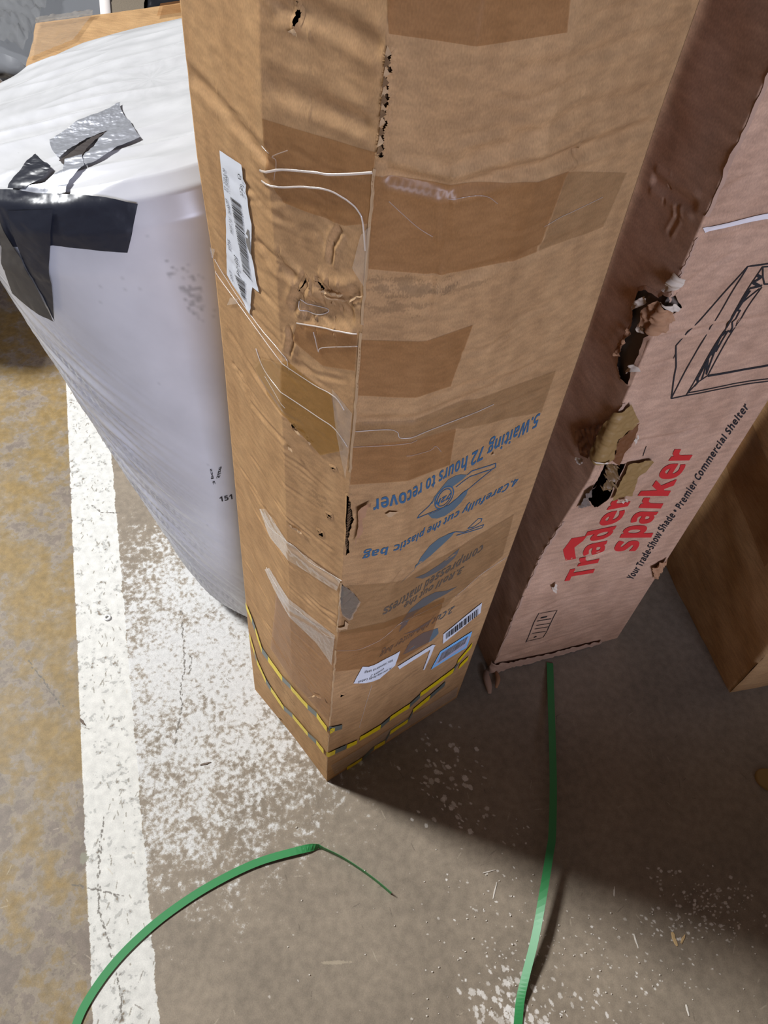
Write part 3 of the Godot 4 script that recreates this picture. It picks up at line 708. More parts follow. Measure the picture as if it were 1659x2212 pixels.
func rim(skin: Surf, poly: PackedVector2Array, wide: float, off: float, stretch: float) -> ArrayMesh:
	var mid := Vector2.ZERO
	var dense := PackedVector2Array()
	for k in poly.size():
		for e in 4: dense.append(poly[k].lerp(poly[(k + 1) % poly.size()], e / 4.0))
	for p in dense: mid += p / dense.size()
	var v := PackedVector3Array()
	var uv := PackedVector2Array()
	var idx := PackedInt32Array()
	var cw := 0.0
	for k in dense.size():
		var a := dense[k]
		var b := dense[(k + 1) % dense.size()]
		cw += (b.x - a.x) * (b.y + a.y)
	for k in dense.size():
		var d := dense[(k + 1) % dense.size()] - dense[(k - 1 + dense.size()) % dense.size()]
		d.x *= stretch
		var out := Vector2(-d.y, d.x).normalized() * (1.0 if cw > 0.0 else -1.0)
		var o := dense[k] + Vector2(out.x / stretch, out.y) * wide
		var i := dense[k] - Vector2(out.x / stretch, out.y) * 0.0006 * (k % 3)
		v.append(skin.at(i.x, i.y, off + 0.0005 * (k % 2))); uv.append(Vector2(i.x * stretch, i.y))
		v.append(skin.at(o.x, o.y, 0.0003)); uv.append(Vector2(o.x * stretch, o.y))
	var m := dense.size()
	for k in m:
		var a := 2 * k
		var b := 2 * ((k + 1) % m)
		for tri in [[a, a + 1, b], [b, a + 1, b + 1]]:
			if (v[tri[1]] - v[tri[0]]).cross(v[tri[2]] - v[tri[0]]).dot(skin.normal(dense[k].x, dense[k].y)) > 0.0: tri = [tri[0], tri[2], tri[1]]
			idx.append_array(tri)
	return arrays_mesh(v, smoothed(v, idx), uv, idx)

func carton_mesh(skin: Surf, stretch: float, holes: Array) -> ArrayMesh:
	var uv := PackedVector2Array()
	uv.resize(skin.P.size())
	for j in skin.ny:
		for i in skin.ns:
			uv[j * skin.ns + i] = Vector2(skin.S[i] * stretch, skin.Y[j])
	var boxes := []
	for h in holes:
		var r := Rect2(h[0], Vector2.ZERO)
		for q in h: r = r.expand(q)
		boxes.append(r)
	var idx := PackedInt32Array()
	for j in skin.ny - 1:
		for i in skin.ns - 1:
			var c := Vector2((skin.S[i] + skin.S[i + 1]) / 2.0, (skin.Y[j] + skin.Y[j + 1]) / 2.0)
			var open := false
			for h in holes.size():
				if boxes[h].has_point(c) and Geometry2D.is_point_in_polygon(c, holes[h]): open = true; break
			if open: continue
			var a := j * skin.ns + i
			idx.append_array([a, a + skin.ns, a + 1, a + 1, a + skin.ns, a + skin.ns + 1])
	var v := skin.P.duplicate()
	var n := skin.N.duplicate()
	# lids, fan from the middle
	for row in [0, skin.ny - 1]:
		var mid := Vector3.ZERO
		for i in skin.ns - 1: mid += skin.P[row * skin.ns + i]
		mid /= skin.ns - 1
		var dir := Vector3.DOWN if row == 0 else Vector3.UP
		var at := v.size()
		v.append(mid); n.append(dir); uv.append(Vector2(mid.x, mid.z))
		for i in skin.ns:
			v.append(skin.P[row * skin.ns + i]); n.append(dir); uv.append(Vector2(v[v.size() - 1].x, v[v.size() - 1].z))
		for i in skin.ns - 1:
			if row == 0: idx.append_array([at, at + 1 + i, at + 2 + i])
			else: idx.append_array([at, at + 2 + i, at + 1 + i])
	return arrays_mesh(v, n, uv, idx)

func steps(list: Array) -> PackedFloat32Array:   # [from, to, step, to, step ...]
	var out := PackedFloat32Array([list[0]])
	var from: float = list[0]
	for k in range(1, list.size(), 2):
		var n := roundi((list[k] - from) / list[k + 1])
		for q in range(1, n + 1): out.append(from + (list[k] - from) * q / n)
		from = list[k]
	return out

func rough_grid(skin: Surf, amount: float, freq: float, seed_: int, stretch: float) -> PackedFloat32Array:
	var n := FastNoiseLite.new()
	n.seed = seed_; n.frequency = freq; n.fractal_octaves = 3
	var d := PackedFloat32Array()
	d.resize(skin.P.size())
	for j in skin.ny:
		for i in skin.ns:
			d[j * skin.ns + i] = amount * n.get_noise_2d(skin.S[i] * stretch * 0.6, skin.Y[j])
	return d

# ================================================================ scene
func _ready() -> void:
	rng.seed = 20
	make_camera()
	make_light()
	make_materials()
	make_room()
	make_floor_bits()
	make_mattress_carton()
	make_roll()
	make_shelter_carton()
	make_other_cartons()
	make_straps()

func make_camera() -> void:
	var c := Camera3D.new()
	c.name = "camera"; add_child(c)
	c.fov = 66.0951; c.near = 0.02; c.far = 60.0
	c.transform = Transform3D(Basis(Vector3(0.990514, 0.086568, -0.106713), Vector3(-0.13741, 0.62402, -0.769232), Vector3(0.0, 0.776599, 0.629996)), Vector3(0, 1.75, 0))
	c.current = true

const UNSEEN_LAMP_AT := Vector3(-5.4, 5.9, -2.35)
const UNSEEN_DOOR_AT := Vector3(3.2, 3.2, 6.4)
func make_light() -> void:
	var we := WorldEnvironment.new()
	we.name = "environment"
	var e := Environment.new()
	e.background_mode = Environment.BG_COLOR
	e.background_color = Color(0.01, 0.01, 0.01)
	e.tonemap_mode = Environment.TONE_MAPPER_LINEAR
	e.tonemap_exposure = 1.0
	e.sdfgi_enabled = true; e.ssao_enabled = true; e.ssil_enabled = true
	we.environment = e
	add_child(we)
	var a := AreaLight3D.new()
	a.name = "unseen_high_bay_light"  # unseen lamp, set to throw the tall carton's shadow to the right
	a.area_size = Vector2(1.2, 1.2); a.light_energy = 88.0; a.light_color = rgb(251, 252, 253)
	a.shadow_enabled = true; a.area_range = 30.0
	add_child(a)
	a.look_at_from_position(UNSEEN_LAMP_AT, Vector3(-0.2, 0.4, -0.8), Vector3.FORWARD)
	a.position = UNSEEN_LAMP_AT + (Vector3(-0.2, 0.4, -0.8) - UNSEEN_LAMP_AT).normalized() * 0.03
	var d := AreaLight3D.new()
	d.name = "unseen_door_light"  # out of view; lights the carton faces turned right and to the viewer
	d.area_size = Vector2(3.0, 2.2); d.light_energy = 53.0; d.light_color = rgb(216, 224, 255)
	d.shadow_enabled = true; d.area_range = 30.0
	add_child(d)
	d.look_at_from_position(UNSEEN_DOOR_AT + unseen_door_face() * 0.06, UNSEEN_DOOR_AT + unseen_door_face(), Vector3.UP)

func unseen_door_face() -> Vector3:
	return (Vector3(0.1, 0, -0.9) - Vector3(UNSEEN_DOOR_AT.x, 0, UNSEEN_DOOR_AT.z)).normalized()

# where hands and floors have greyed the tall carton: s, height, half-widths in metres, how dark
func box_scuffs() -> Array:
	var out := []
	for q in [[0.12, 1.305, 0.045, 0.010, 0.9], [0.1, 1.28, 0.03, 0.007, 0.92], [0.3, 1.30, 0.03, 0.006, 0.93], [0.5, 0.33, 0.05, 0.012, 0.93], [0.2, 0.56, 0.04, 0.008, 0.92],
			[-0.3, 1.24, 0.03, 0.012, 0.9], [-0.36, 1.10, 0.04, 0.015, 0.92], [-0.25, 0.95, 0.03, 0.01, 0.92], [-0.6, 0.2, 0.04, 0.015, 0.92], [0.7, 0.12, 0.05, 0.01, 0.93]]:
		out.append([(q[0] * 0.36 / 0.75 + 0.5) * 1024.0, q[1] / 1.75 * 1280.0, q[2] / 0.75 * 1024.0, q[3] / 1.75 * 1280.0, q[4]])
	return out

func make_materials() -> void:
	board("kraft", 1024, 1280, rgb(170, 133, 92), 3, 6.4, 0.012, Vector3(1.0 / 0.75, 1.0 / 1.75, 1), Vector3(0.5, 0, 0), box_scuffs())
	board("pink_kraft", 768, 1024, rgb(184, 148, 122), 31, 5.0, 0.008, Vector3(1.0 / 0.8, 1.0 / 1.75, 1), Vector3(0.4, 0, 0))
	board("plain_kraft", 512, 512, rgb(182, 145, 102), 51, 8.0, 0.02, Vector3(2, 2, 1))
	mat("tape_brown", rgb(152, 98, 44, 0.37), 0.3)
	mat("tape_pale", rgb(140, 104, 62, 0.25), 0.3)
	mat("tape_gold", rgb(160, 112, 36, 0.5), 0.16)
	mat("tape_clear", rgb(215, 200, 180, 0.2), 0.12)
	var f := mat("film", rgb(225, 212, 198, 0.62), 0.2)
	f.metallic_specular = 0.8
	mat("label_white", rgb(214, 218, 224), 0.5)
	mat("label_grey", rgb(120, 116, 110), 0.7)
	mat("label_blue", rgb(130, 190, 240), 0.5)
	mat("label_lavender", rgb(176, 178, 204), 0.5)
	mat("ink", rgb(52, 92, 124), 0.8)
	mat("faint", rgb(86, 88, 86), 0.8)
	mat("ink_fill", rgb(88, 104, 112), 0.8)
	mat("black", rgb(34, 32, 34), 0.7)
	mat("red", rgb(196, 42, 40), 0.7)
	mat("dash_yellow", rgb(226, 200, 20), 0.4)
	mat("dash_grey", rgb(96, 104, 98), 0.4)
	mat("paper_pale", rgb(206, 190, 170), 0.9)
	mat("paper_torn", rgb(182, 150, 112), 0.9)
	mat("paper_white", rgb(222, 214, 210), 0.9)
	mat("paper_kraft", rgb(168, 126, 92), 0.9)
	mat("paper_pink", rgb(176, 144, 122), 0.9)
	mat("paper_olive", rgb(148, 118, 72), 0.5)
	mat("paper_olive2", rgb(120, 92, 56), 0.5)
	mat("paper_brown", rgb(112, 72, 42), 0.5)
	mat("paper_greige", rgb(112, 98, 86), 0.8)
	mat("flute_brown", rgb(112, 84, 54), 0.9)
	mat("duct_silver", rgb(158, 160, 166), 0.34, 0.35)
	mat("duct_black", rgb(40, 42, 50), 0.32)
	mat("duct_charcoal", rgb(76, 72, 66), 0.6)
	mat("slit", rgb(46, 36, 32), 0.8)
	var g := mat("strap_green", rgb(52, 138, 78), 0.45)
	g.backlight_enabled = true; g.backlight = rgb(20, 60, 34)
	mat("wood", rgb(206, 176, 128), 0.8)
	mat("wood_dull", rgb(150, 122, 70), 0.8)
	mat("crumb", rgb(216, 210, 200), 0.9)
	mat("ring_white", rgb(226, 226, 222), 0.5)
	mat("dark_rubber", rgb(22, 22, 24), 0.6)
	mat("wall_paint", rgb(84, 82, 80), 0.9)
	mat("ceiling_paint", rgb(84, 84, 84), 0.9)
	mat("lamp_shell", rgb(190, 190, 190), 0.4, 0.6)
	var lp := mat("lamp_glow", rgb(255, 255, 255), 0.5)
	lp.emission_enabled = true; lp.emission = rgb(251, 252, 253); lp.emission_energy_multiplier = 3.0
	var dg := mat("unseen_door_glow", rgb(240, 236, 230), 0.6)
	dg.emission_enabled = true; dg.emission = rgb(216, 224, 255); dg.emission_energy_multiplier = 1.2
	mat("pole_brown", rgb(120, 104, 92), 0.35)
	mat("grey_film", rgb(116, 118, 122), 0.25)
	mat("dark_film", rgb(34, 36, 42), 0.3)
	var wf := mat("wrap_film", rgb(165, 165, 165, 0.22), 0.15)
	wf.metallic_specular = 0.7

func box_mesh(lo: Vector3, hi: Vector3) -> ArrayMesh:
	var st := SurfaceTool.new()
	var b := BoxMesh.new()
	b.size = hi - lo
	st.append_from(b, 0, Transform3D(Basis(), (lo + hi) / 2.0))
	return st.commit()

func make_room() -> void:
	# floor: slab with a painted middle
	var m := floor_material()
	var slab := structure("floor", floor_mesh(), m, "worn concrete warehouse floor with a white painted line and faded yellow paint")
	slab.material_override = null
	slab.mesh.surface_set_material(0, m)
	slab.mesh.surface_set_material(1, M.concrete)
	var w: Material = M.wall_paint
	structure("wall_back", box_mesh(Vector3(-9, 0, -9.2), Vector3(9, 6.5, -9)), w, "grey warehouse wall far behind the cartons")
	structure("wall_front", box_mesh(Vector3(-9, 0, 7), Vector3(9, 6.5, 7.2)), w, "grey warehouse wall behind the viewer")
	structure("wall_left", box_mesh(Vector3(-9.2, 0, -9.2), Vector3(-9, 6.5, 7.2)), w, "grey warehouse wall far to the left")
	structure("wall_right", box_mesh(Vector3(7, 0, -9.2), Vector3(7.2, 6.5, 7.2)), w, "grey warehouse wall far to the right")
	structure("ceiling", box_mesh(Vector3(-9.2, 6.5, -9.2), Vector3(9.2, 6.7, 7.2)), M.ceiling_paint, "grey warehouse ceiling overhead")
	var slab_mesh := BoxMesh.new()
	slab_mesh.size = Vector3(3.0, 2.2, 0.06)
	var door := structure("door_unseen_1", slab_mesh, M.unseen_door_glow, "unseen glowing dock door panel behind the viewer, placed to light the right-hand faces")  # unseen panel, placed to light the right and front faces
	door.transform = Transform3D(Basis.looking_at(unseen_door_face()), UNSEEN_DOOR_AT)
	var rail_mesh := BoxMesh.new()
	rail_mesh.size = Vector3(3.08, 0.05, 0.07)
	for k in 4:
		var rail := MeshInstance3D.new()
		rail.name = "unseen_door_rail"; rail.mesh = rail_mesh; rail.material_override = M.lamp_shell
		door.add_child(rail, true)
		rail.position = Vector3(0, -1.1 + k * 0.7333, 0)
	var l := thing("unseen_ceiling_lamp", "square high bay lamp out of view to the left, placed to light the cartons from that side", "lamp", UNSEEN_LAMP_AT)  # out of view; main light from behind left
	var aim := (Vector3(-0.2, 0.4, -0.8) - UNSEEN_LAMP_AT).normalized()
	var bas := Basis.looking_at(aim, Vector3.FORWARD)
	var glow := BoxMesh.new(); glow.size = Vector3(1.2, 1.2, 0.02)
	var shell := BoxMesh.new(); shell.size = Vector3(1.28, 1.28, 0.1)
	var rod := CylinderMesh.new(); rod.top_radius = 0.015; rod.bottom_radius = 0.015; rod.height = 0.6
	for it in [["glowing_panel", glow, M.lamp_glow, aim * 0.01, bas], ["housing", shell, M.lamp_shell, aim * -0.055, bas], ["hanger_rod", rod, M.lamp_shell, Vector3(0, 0.32, 0), Basis()]]:
		var o := MeshInstance3D.new()
		o.name = it[0]; o.mesh = it[1]; o.material_override = it[2]
		l.add_child(o, true)
		o.transform = Transform3D(it[4], it[3])

# ---------------------------------------------------------------- floor
const FX0 := -1.45
const FZ0 := -2.35
const FSIZE := 2.6
func floor_mesh() -> ArrayMesh:
	var m := ArrayMesh.new()
	var x1 := FX0 + FSIZE
	var z1 := FZ0 + FSIZE
	var st := SurfaceTool.new()
	st.begin(Mesh.PRIMITIVE_TRIANGLES)
	var quad := func(a: Vector3, b: Vector3, c: Vector3, d: Vector3):
		for q in [a, b, c, a, c, d]:
			st.set_normal(Vector3.UP); st.set_uv(Vector2((q.x - FX0) / FSIZE, (q.z - FZ0) / FSIZE)); st.add_vertex(q)
	quad.call(Vector3(FX0, 0, FZ0), Vector3(x1, 0, FZ0), Vector3(x1, 0, z1), Vector3(FX0, 0, z1))
	st.commit(m)
	st = SurfaceTool.new()
	st.begin(Mesh.PRIMITIVE_TRIANGLES)
	var quad2 := func(a: Vector3, b: Vector3, c: Vector3, d: Vector3, n: Vector3):
		for q in [a, b, c, a, c, d]:
			st.set_normal(n); st.set_uv(Vector2(q.x, q.z)); st.add_vertex(q)
	for r in [[-9.2, -9.2, 9.2, FZ0], [-9.2, z1, 9.2, 7.2], [-9.2, FZ0, FX0, z1], [x1, FZ0, 9.2, z1]]:
		quad2.call(Vector3(r[0], 0, r[1]), Vector3(r[2], 0, r[1]), Vector3(r[2], 0, r[3]), Vector3(r[0], 0, r[3]), Vector3.UP)
	quad2.call(Vector3(-9.2, -0.2, 7.2), Vector3(9.2, -0.2, 7.2), Vector3(9.2, -0.2, -9.2), Vector3(-9.2, -0.2, -9.2), Vector3.DOWN)
	st.commit(m)
	return m

func floor_material() -> StandardMaterial3D:
	var n := 2048
	var fine := noise_bytes(n, n, 0.45, 5, 2)
	var mid := noise_bytes(n, n, 0.05, 6, 4)
	var big := noise_bytes(n, n, 0.006, 7, 4)
	var wear := noise_bytes(n, n, 0.018, 8, 5)
	var scr := noise_bytes(n, n, 0.09, 9, 3)
	var px := PackedByteArray()
	px.resize(n * n * 3)
	var step := FSIZE / n
	for j in n:
		var z := FZ0 + (j + 0.5) * step
		var line := -0.343 + 0.395 * (z + 0.145)
		var half := 0.0625 + 0.0 * z
		for i in n:
			var k := j * n + i
			var x := FX0 + (i + 0.5) * step
			var f := (fine[k] - 128) / 128.0
			var m := (mid[k] - 128) / 128.0
			var b := (big[k] - 128) / 128.0
			var w := (wear[k] - 128) / 128.0
			var c := (scr[k] - 128) / 128.0
			var v := 1.0 + f * 0.09 + m * 0.10 + b * 0.08
			var r := 142.0 * v
			var g := 130.0 * v
			var bl := 114.0 * v
			var u := x - line
			if u < half + 0.02 and u > -half - 0.02:
				# white line, worn through in places
				var edge := half - absf(u) + w * 0.004 + c * 0.003
				var hole := w * 0.55 + c * 0.5 + m * 0.4
				if edge > 0.0 and hole > -0.55:
					var q := 0.86 + f * 0.05 + m * 0.06
					if hole < -0.32: q *= 0.86
					r = 250.0 * q; g = 248.0 * q; bl = 240.0 * q
			if u < -half:
				# yellow paint left of the line
				var keep := w * 0.8 + b * 0.7 + c * 0.25 + (0.10 if z < -0.55 else -0.16)
				if keep > -0.08:
					var q := 0.98 + f * 0.10 + m * 0.12 + b * 0.05
					var s := clampf(0.45 + keep * 1.1, 0.3, 1.0)
					r = lerpf(r, 142.0 * q, s); g = lerpf(g, 119.0 * q, s); bl = lerpf(bl, 76.0 * q, s)
				elif keep < -0.35:
					r *= 0.92; g *= 0.91; bl *= 0.93
			elif u > half:
				# white paint trodden about beside the cartons
				var dx := (x + 0.36) / 0.37
				var dz := (z + 0.90) / 0.50
				var fld := 0.62 - (dx * dx + dz * dz) * 0.62 + w * 0.4 + m * 0.5 + c * 0.5 + b * 0.2 + f * 0.25
				if fld > 0.0:
					var s := clampf(fld * 1.8, 0.0, 0.9)
					var q := 1.0 + f * 0.10 + c * 0.06
					r = lerpf(r, 212.0 * q, s); g = lerpf(g, 212.0 * q, s); bl = lerpf(bl, 210.0 * q, s)
			px[k * 3] = clampi(int(r), 0, 255)
			px[k * 3 + 1] = clampi(int(g), 0, 255)
			px[k * 3 + 2] = clampi(int(bl), 0, 255)
	var dab := func(x: float, z: float, rx: float, rz: float, ang: float, col: Color, strength: float):
		var ci := (x - FX0) / step
		var cj := (z - FZ0) / step
		var R := maxf(rx, rz) / step + 1.0
		for jj in range(maxi(0, int(cj - R)), mini(n - 1, int(cj + R)) + 1):
			for ii in range(maxi(0, int(ci - R)), mini(n - 1, int(ci + R)) + 1):
				var q := Vector2((ii - ci) * step, (jj - cj) * step).rotated(-ang)
				var k2 := jj * n + ii
				var dd := (q.x * q.x) / (rx * rx) + (q.y * q.y) / (rz * rz) + (fine[k2] - 128) / 200.0 + (scr[k2] - 128) / 170.0
				if dd < 1.0:
					var s := strength
					px[k2 * 3] = int(lerpf(px[k2 * 3], col.r * 255.0, s))
					px[k2 * 3 + 1] = int(lerpf(px[k2 * 3 + 1], col.g * 255.0, s))
					px[k2 * 3 + 2] = int(lerpf(px[k2 * 3 + 2], col.b * 255.0, s))
	var r2 := RandomNumberGenerator.new()
	r2.seed = 77
	# flecks of white paint: centre x, z, spread x, z, how many, size, angle
	for cl in [[0.20, -0.70, 0.05, 0.06, 60, 0.006, 0.7], [0.25, -0.62, 0.03, 0.04, 30, 0.006, 0.7], [0.33, -0.58, 0.05, 0.04, 16, 0.003, 0.6],
			[0.335, -0.44, 0.07, 0.05, 40, 0.0026, 0.4], [0.37, -0.34, 0.06, 0.05, 60, 0.0026, 0.2], [0.37, -0.235, 0.045, 0.035, 130, 0.006, 0.9], [0.40, -0.17, 0.05, 0.035, 130, 0.006, 0.9],
			[0.50, -0.32, 0.08, 0.05, 60, 0.0024, 0.3], [0.62, -0.34, 0.08, 0.05, 60, 0.0024, 0.3], [0.79, -0.49, 0.055, 0.035, 140, 0.0034, -0.5], [0.72, -0.43, 0.05, 0.03, 60, 0.003, 0.3],
			[0.52, -0.25, 0.04, 0.04, 26, 0.005, 0.9], [0.2, -0.2, 0.25, 0.12, 30, 0.0022, 0.1], [0.0, -0.4, 0.2, 0.15, 14, 0.002, 0.1]]:
		for q in cl[4]:
			var sx: float = clampf(r2.randfn(0, 1), -2.2, 2.2) * cl[2]
			var sz: float = clampf(r2.randfn(0, 1), -2.2, 2.2) * cl[3]
			var size: float = cl[5] * r2.randf_range(0.35, 1.25)
			dab.call(cl[0] + sx, cl[1] + sz, size, size * r2.randf_range(0.35, 0.9), cl[6] + r2.randf_range(-0.5, 0.5), rgb(226, 222, 216), r2.randf_range(0.5, 0.95))
	# pale splinter-like scratches and dark scuffs
	for q in 120:
		var x := r2.randf_range(-0.7, 1.0)
		var z := r2.randf_range(-0.9, -0.12)
		dab.call(x, z, r2.randf_range(0.003, 0.012), 0.0009, r2.randf_range(0, PI), rgb(196, 184, 164) if r2.randf() < 0.5 else rgb(96, 86, 76), 0.5)
	for q in 160:
		var z := r2.randf_range(-1.9, -0.1)
		var x := -0.343 + 0.395 * (z + 0.145) + r2.randfn(0, 0.03)
		dab.call(x, z, r2.randf_range(0.002, 0.009), r2.randf_range(0.0008, 0.0016), r2.randf_range(-0.5, 0.5) + PI / 2 - 0.3, rgb(120, 112, 98), 0.6)
	# cracks: polylines
	for cr in [[-0.48, -1.02, -0.455, -0.95, -0.44, -0.90, -0.425, -0.86, -0.42, -0.80, -0.405, -0.76, -0.40, -0.70, -0.395, -0.66],
			[-0.44, -0.90, -0.415, -0.885, -0.41, -0.84], [-0.50, -0.49, -0.485, -0.42, -0.47, -0.37, -0.45, -0.31, -0.425, -0.28, -0.40, -0.24, -0.37, -0.19, -0.35, -0.14],
			[-0.515, -0.355, -0.47, -0.352, -0.41, -0.345], [-0.79, -0.82, -0.70, -0.74, -0.66, -0.71], [-0.80, -1.30, -0.77, -1.28, -0.72, -1.29]]:
		for q in range(0, cr.size() - 2, 2):
			var a := Vector2(cr[q], cr[q + 1])
			var b := Vector2(cr[q + 2], cr[q + 3])
			var cnt := maxi(2, int(a.distance_to(b) / 0.004))
			for s in cnt:
				if r2.randf() < 0.25: continue
				var p := a.lerp(b, float(s) / cnt) + Vector2(r2.randfn(0, 0.0014), r2.randfn(0, 0.0014))
				dab.call(p.x, p.y, 0.0035, r2.randf_range(0.0009, 0.0018), (b - a).angle(), rgb(104, 98, 90), 0.75)
	dab.call(-0.512, -0.405, 0.012, 0.008, 1.2, rgb(140, 138, 120), 0.9)
	dab.call(0.027, -0.282, 0.03, 0.003, -0.15, rgb(190, 176, 152), 0.55)
	var m2 := mat("floor_paint", Color.WHITE, 0.5)
	m2.albedo_texture = picture(n, n, px)
	m2.texture_repeat = false
	var hg := PackedByteArray()
	hg.resize(512 * 512)
	var h1 := noise_bytes(512, 512, 0.2, 15, 3)
	for k in hg.size(): hg[k] = h1[k]
	m2.metallic_specular = 0.4
	# plain concrete beyond
	var c2 := PackedByteArray()
	c2.resize(512 * 512 * 3)
	for k in 512 * 512:
		var v := 1.0 + (h1[k] - 128) * 0.001
		c2[k * 3] = int(138.0 * v); c2[k * 3 + 1] = int(126.0 * v); c2[k * 3 + 2] = int(110.0 * v)
	var cm := mat("concrete", Color.WHITE, 0.55)
	cm.albedo_texture = picture(512, 512, c2)
	return m2

# a flat splinter: an uneven thin wedge lying on the floor
func splinter(length: float, width: float, thick: float, seed_: int) -> ArrayMesh:
	var r := RandomNumberGenerator.new()
	r.seed = seed_
	var v := PackedVector3Array()
	var n := 5
	for k in n + 1:
		var t := float(k) / n
		var w := width * (0.35 + 0.65 * sin(PI * clampf(t * 0.9 + 0.1, 0, 1))) * r.randf_range(0.75, 1.1) / 2.0
		var x := (t - 0.5) * length
		var c := r.randf_range(-0.1, 0.1) * width
		v.append(Vector3(x, 0, c - w)); v.append(Vector3(x, 0, c + w)); v.append(Vector3(x, thick * r.randf_range(0.6, 1.0), c + w * 0.7)); v.append(Vector3(x, thick * r.randf_range(0.7, 1.0), c - w * 0.7))
	var idx := PackedInt32Array()
	for k in n:
		for q in 4:
			var a := k * 4 + q
			var b := k * 4 + (q + 1) % 4
			idx.append_array([a, a + 4, b, b, a + 4, b + 4])
	idx.append_array([0, 1, 2, 0, 2, 3, n * 4, n * 4 + 2, n * 4 + 1, n * 4, n * 4 + 3, n * 4 + 2])
	var flat_v := PackedVector3Array()
	var fi := PackedInt32Array()
	for q in idx: fi.append(flat_v.size()); flat_v.append(v[q])
	return arrays_mesh(flat_v, smoothed(flat_v, fi), PackedVector2Array(), fi)

func loose(called: String, mesh: Mesh, m: Material, at: Vector3, turn: float, label: String, category: String, group := "") -> MeshInstance3D:
	var o := MeshInstance3D.new()
	o.name = numbered(called); o.mesh = mesh; o.material_override = m
	add_child(o)
	o.position = at; o.rotation.y = turn
	o.set_meta("label", label); o.set_meta("category", category)
	if group: o.set_meta("group", group)
	return o

func make_floor_bits() -> void:
	var ring := TorusMesh.new()
	ring.inner_radius = 0.0038; ring.outer_radius = 0.0088; ring.rings = 20; ring.ring_segments = 8
	loose("plastic_ring", ring, M.ring_white, Vector3(-0.647, 0.0024, -0.96), 0.0, "small white plastic ring lying on the right edge of the painted white line", "ring")
	loose("wood_chip", splinter(0.026, 0.010, 0.002, 1), M.wood, Vector3(0.711, 0, -0.407), -1.25, "wide pale wood chip, left arm of the V on the shadowed floor", "wood chip", "wood chips on the floor")
	loose("wood_chip", splinter(0.020, 0.006, 0.002, 2), M.wood, Vector3(0.729, 0, -0.409), 1.05, "narrow pale wood chip, right arm of the V on the shadowed floor", "wood chip", "wood chips on the floor")
	loose("wood_chip", splinter(0.020, 0.0035, 0.0015, 3), M.crumb, Vector3(0.592, 0, -0.483), 1.45, "thin pale sliver in the dark to the right of the long green strap", "wood chip", "wood chips on the floor")
	loose("wood_chip", splinter(0.026, 0.004, 0.0015, 4), M.crumb, Vector3(0.63, 0, -0.393), -1.3, "thin pale sliver between the long green strap and the V of wood chips", "wood chip", "wood chips on the floor")
	loose("wood_chip", splinter(0.019, 0.0045, 0.0015, 5), M.crumb, Vector3(0.721, 0, -0.283), -1.4, "short pale sliver lowest on the floor at the right", "wood chip", "wood chips on the floor")
	loose("wood_chip", splinter(0.028, 0.003, 0.0015, 6), M.crumb, Vector3(0.325, 0, -0.488), 0.35, "pale splinter beside the shadow of the tall carton, left of the strap", "wood chip", "wood chips on the floor")
	loose("wood_chip", splinter(0.034, 0.003, 0.0015, 7), M.crumb, Vector3(0.338, 0, -0.452), 1.35, "upright pale splinter left of the long green strap", "wood chip", "wood chips on the floor")
	loose("grit_sliver", splinter(0.022, 0.006, 0.002, 8), M.paper_greige, Vector3(-0.614, 0, -0.688), -0.7, "small grey sliver on the left edge of the painted white line", "debris")
	loose("grit_sliver", splinter(0.024, 0.006, 0.002, 9), M.paper_greige, Vector3(-0.317, 0, -0.632), 0.45, "small dark sliver on the white scuffed floor left of the tall carton", "debris")
	# rounded tan piece cut off by the right edge of the photo
	var p := PackedVector2Array()
	for k in 28:
		var a := TAU * k / 28.0
		p.append(Vector2(signf(cos(a)) * pow(absf(cos(a)), 0.75) * 0.075, signf(sin(a)) * pow(absf(sin(a)), 0.8) * 0.03))
	var v := PackedVector3Array()
	var idx := PackedInt32Array()
	for lay in [[1.0, 0.0], [1.0, 0.006], [0.94, 0.008]]:
		for q in p: v.append(Vector3(q.x * lay[0], lay[1], q.y * lay[0]))
	for l in 2:
		for k in 28:
			var a := l * 28 + k
			var b := l * 28 + (k + 1) % 28
			idx.append_array([a, b, a + 28, b, b + 28, a + 28])
	v.append(Vector3(0, 0.008, 0))
	for k in 28: idx.append_array([84, 56 + k, 56 + (k + 1) % 28])
	loose("wood_offcut", arrays_mesh(v, smoothed(v, idx), PackedVector2Array(), idx), M.wood_dull, Vector3(1.022, 0, -0.765), -0.25, "tan round-ended piece lying on the dark floor at the right edge", "offcut")
	# crumbs: too many and too small to count
	var st := SurfaceTool.new()
	var bead := SphereMesh.new()
	bead.radius = 1.0; bead.height = 2.0; bead.radial_segments = 5; bead.rings = 3
	var r := RandomNumberGenerator.new()
	r.seed = 5
	for k in 150:
		var c: Array = [[0.36, -0.3, 0.08, 0.09], [0.62, -0.34, 0.12, 0.05], [0.79, -0.48, 0.06, 0.04], [0.2, -0.35, 0.15, 0.1]][r.randi() % 4]
		var sz := r.randf_range(0.0006, 0.0019)
		st.append_from(bead, 0, Transform3D(Basis.from_euler(Vector3(0, r.randf() * 6.0, 0)).scaled(Vector3(sz * r.randf_range(1, 1.8), sz * 0.7, sz)), Vector3(c[0] + clampf(r.randfn(0, 1), -2, 2) * c[2], sz * 0.6, c[1] + clampf(r.randfn(0, 1), -2, 2) * c[3])))
	var o := loose("plaster_crumbs", st.commit(), M.crumb, Vector3.ZERO, 0.0, "white plaster crumbs scattered over the floor near the long green strap", "crumbs")
	o.set_meta("kind", "stuff")

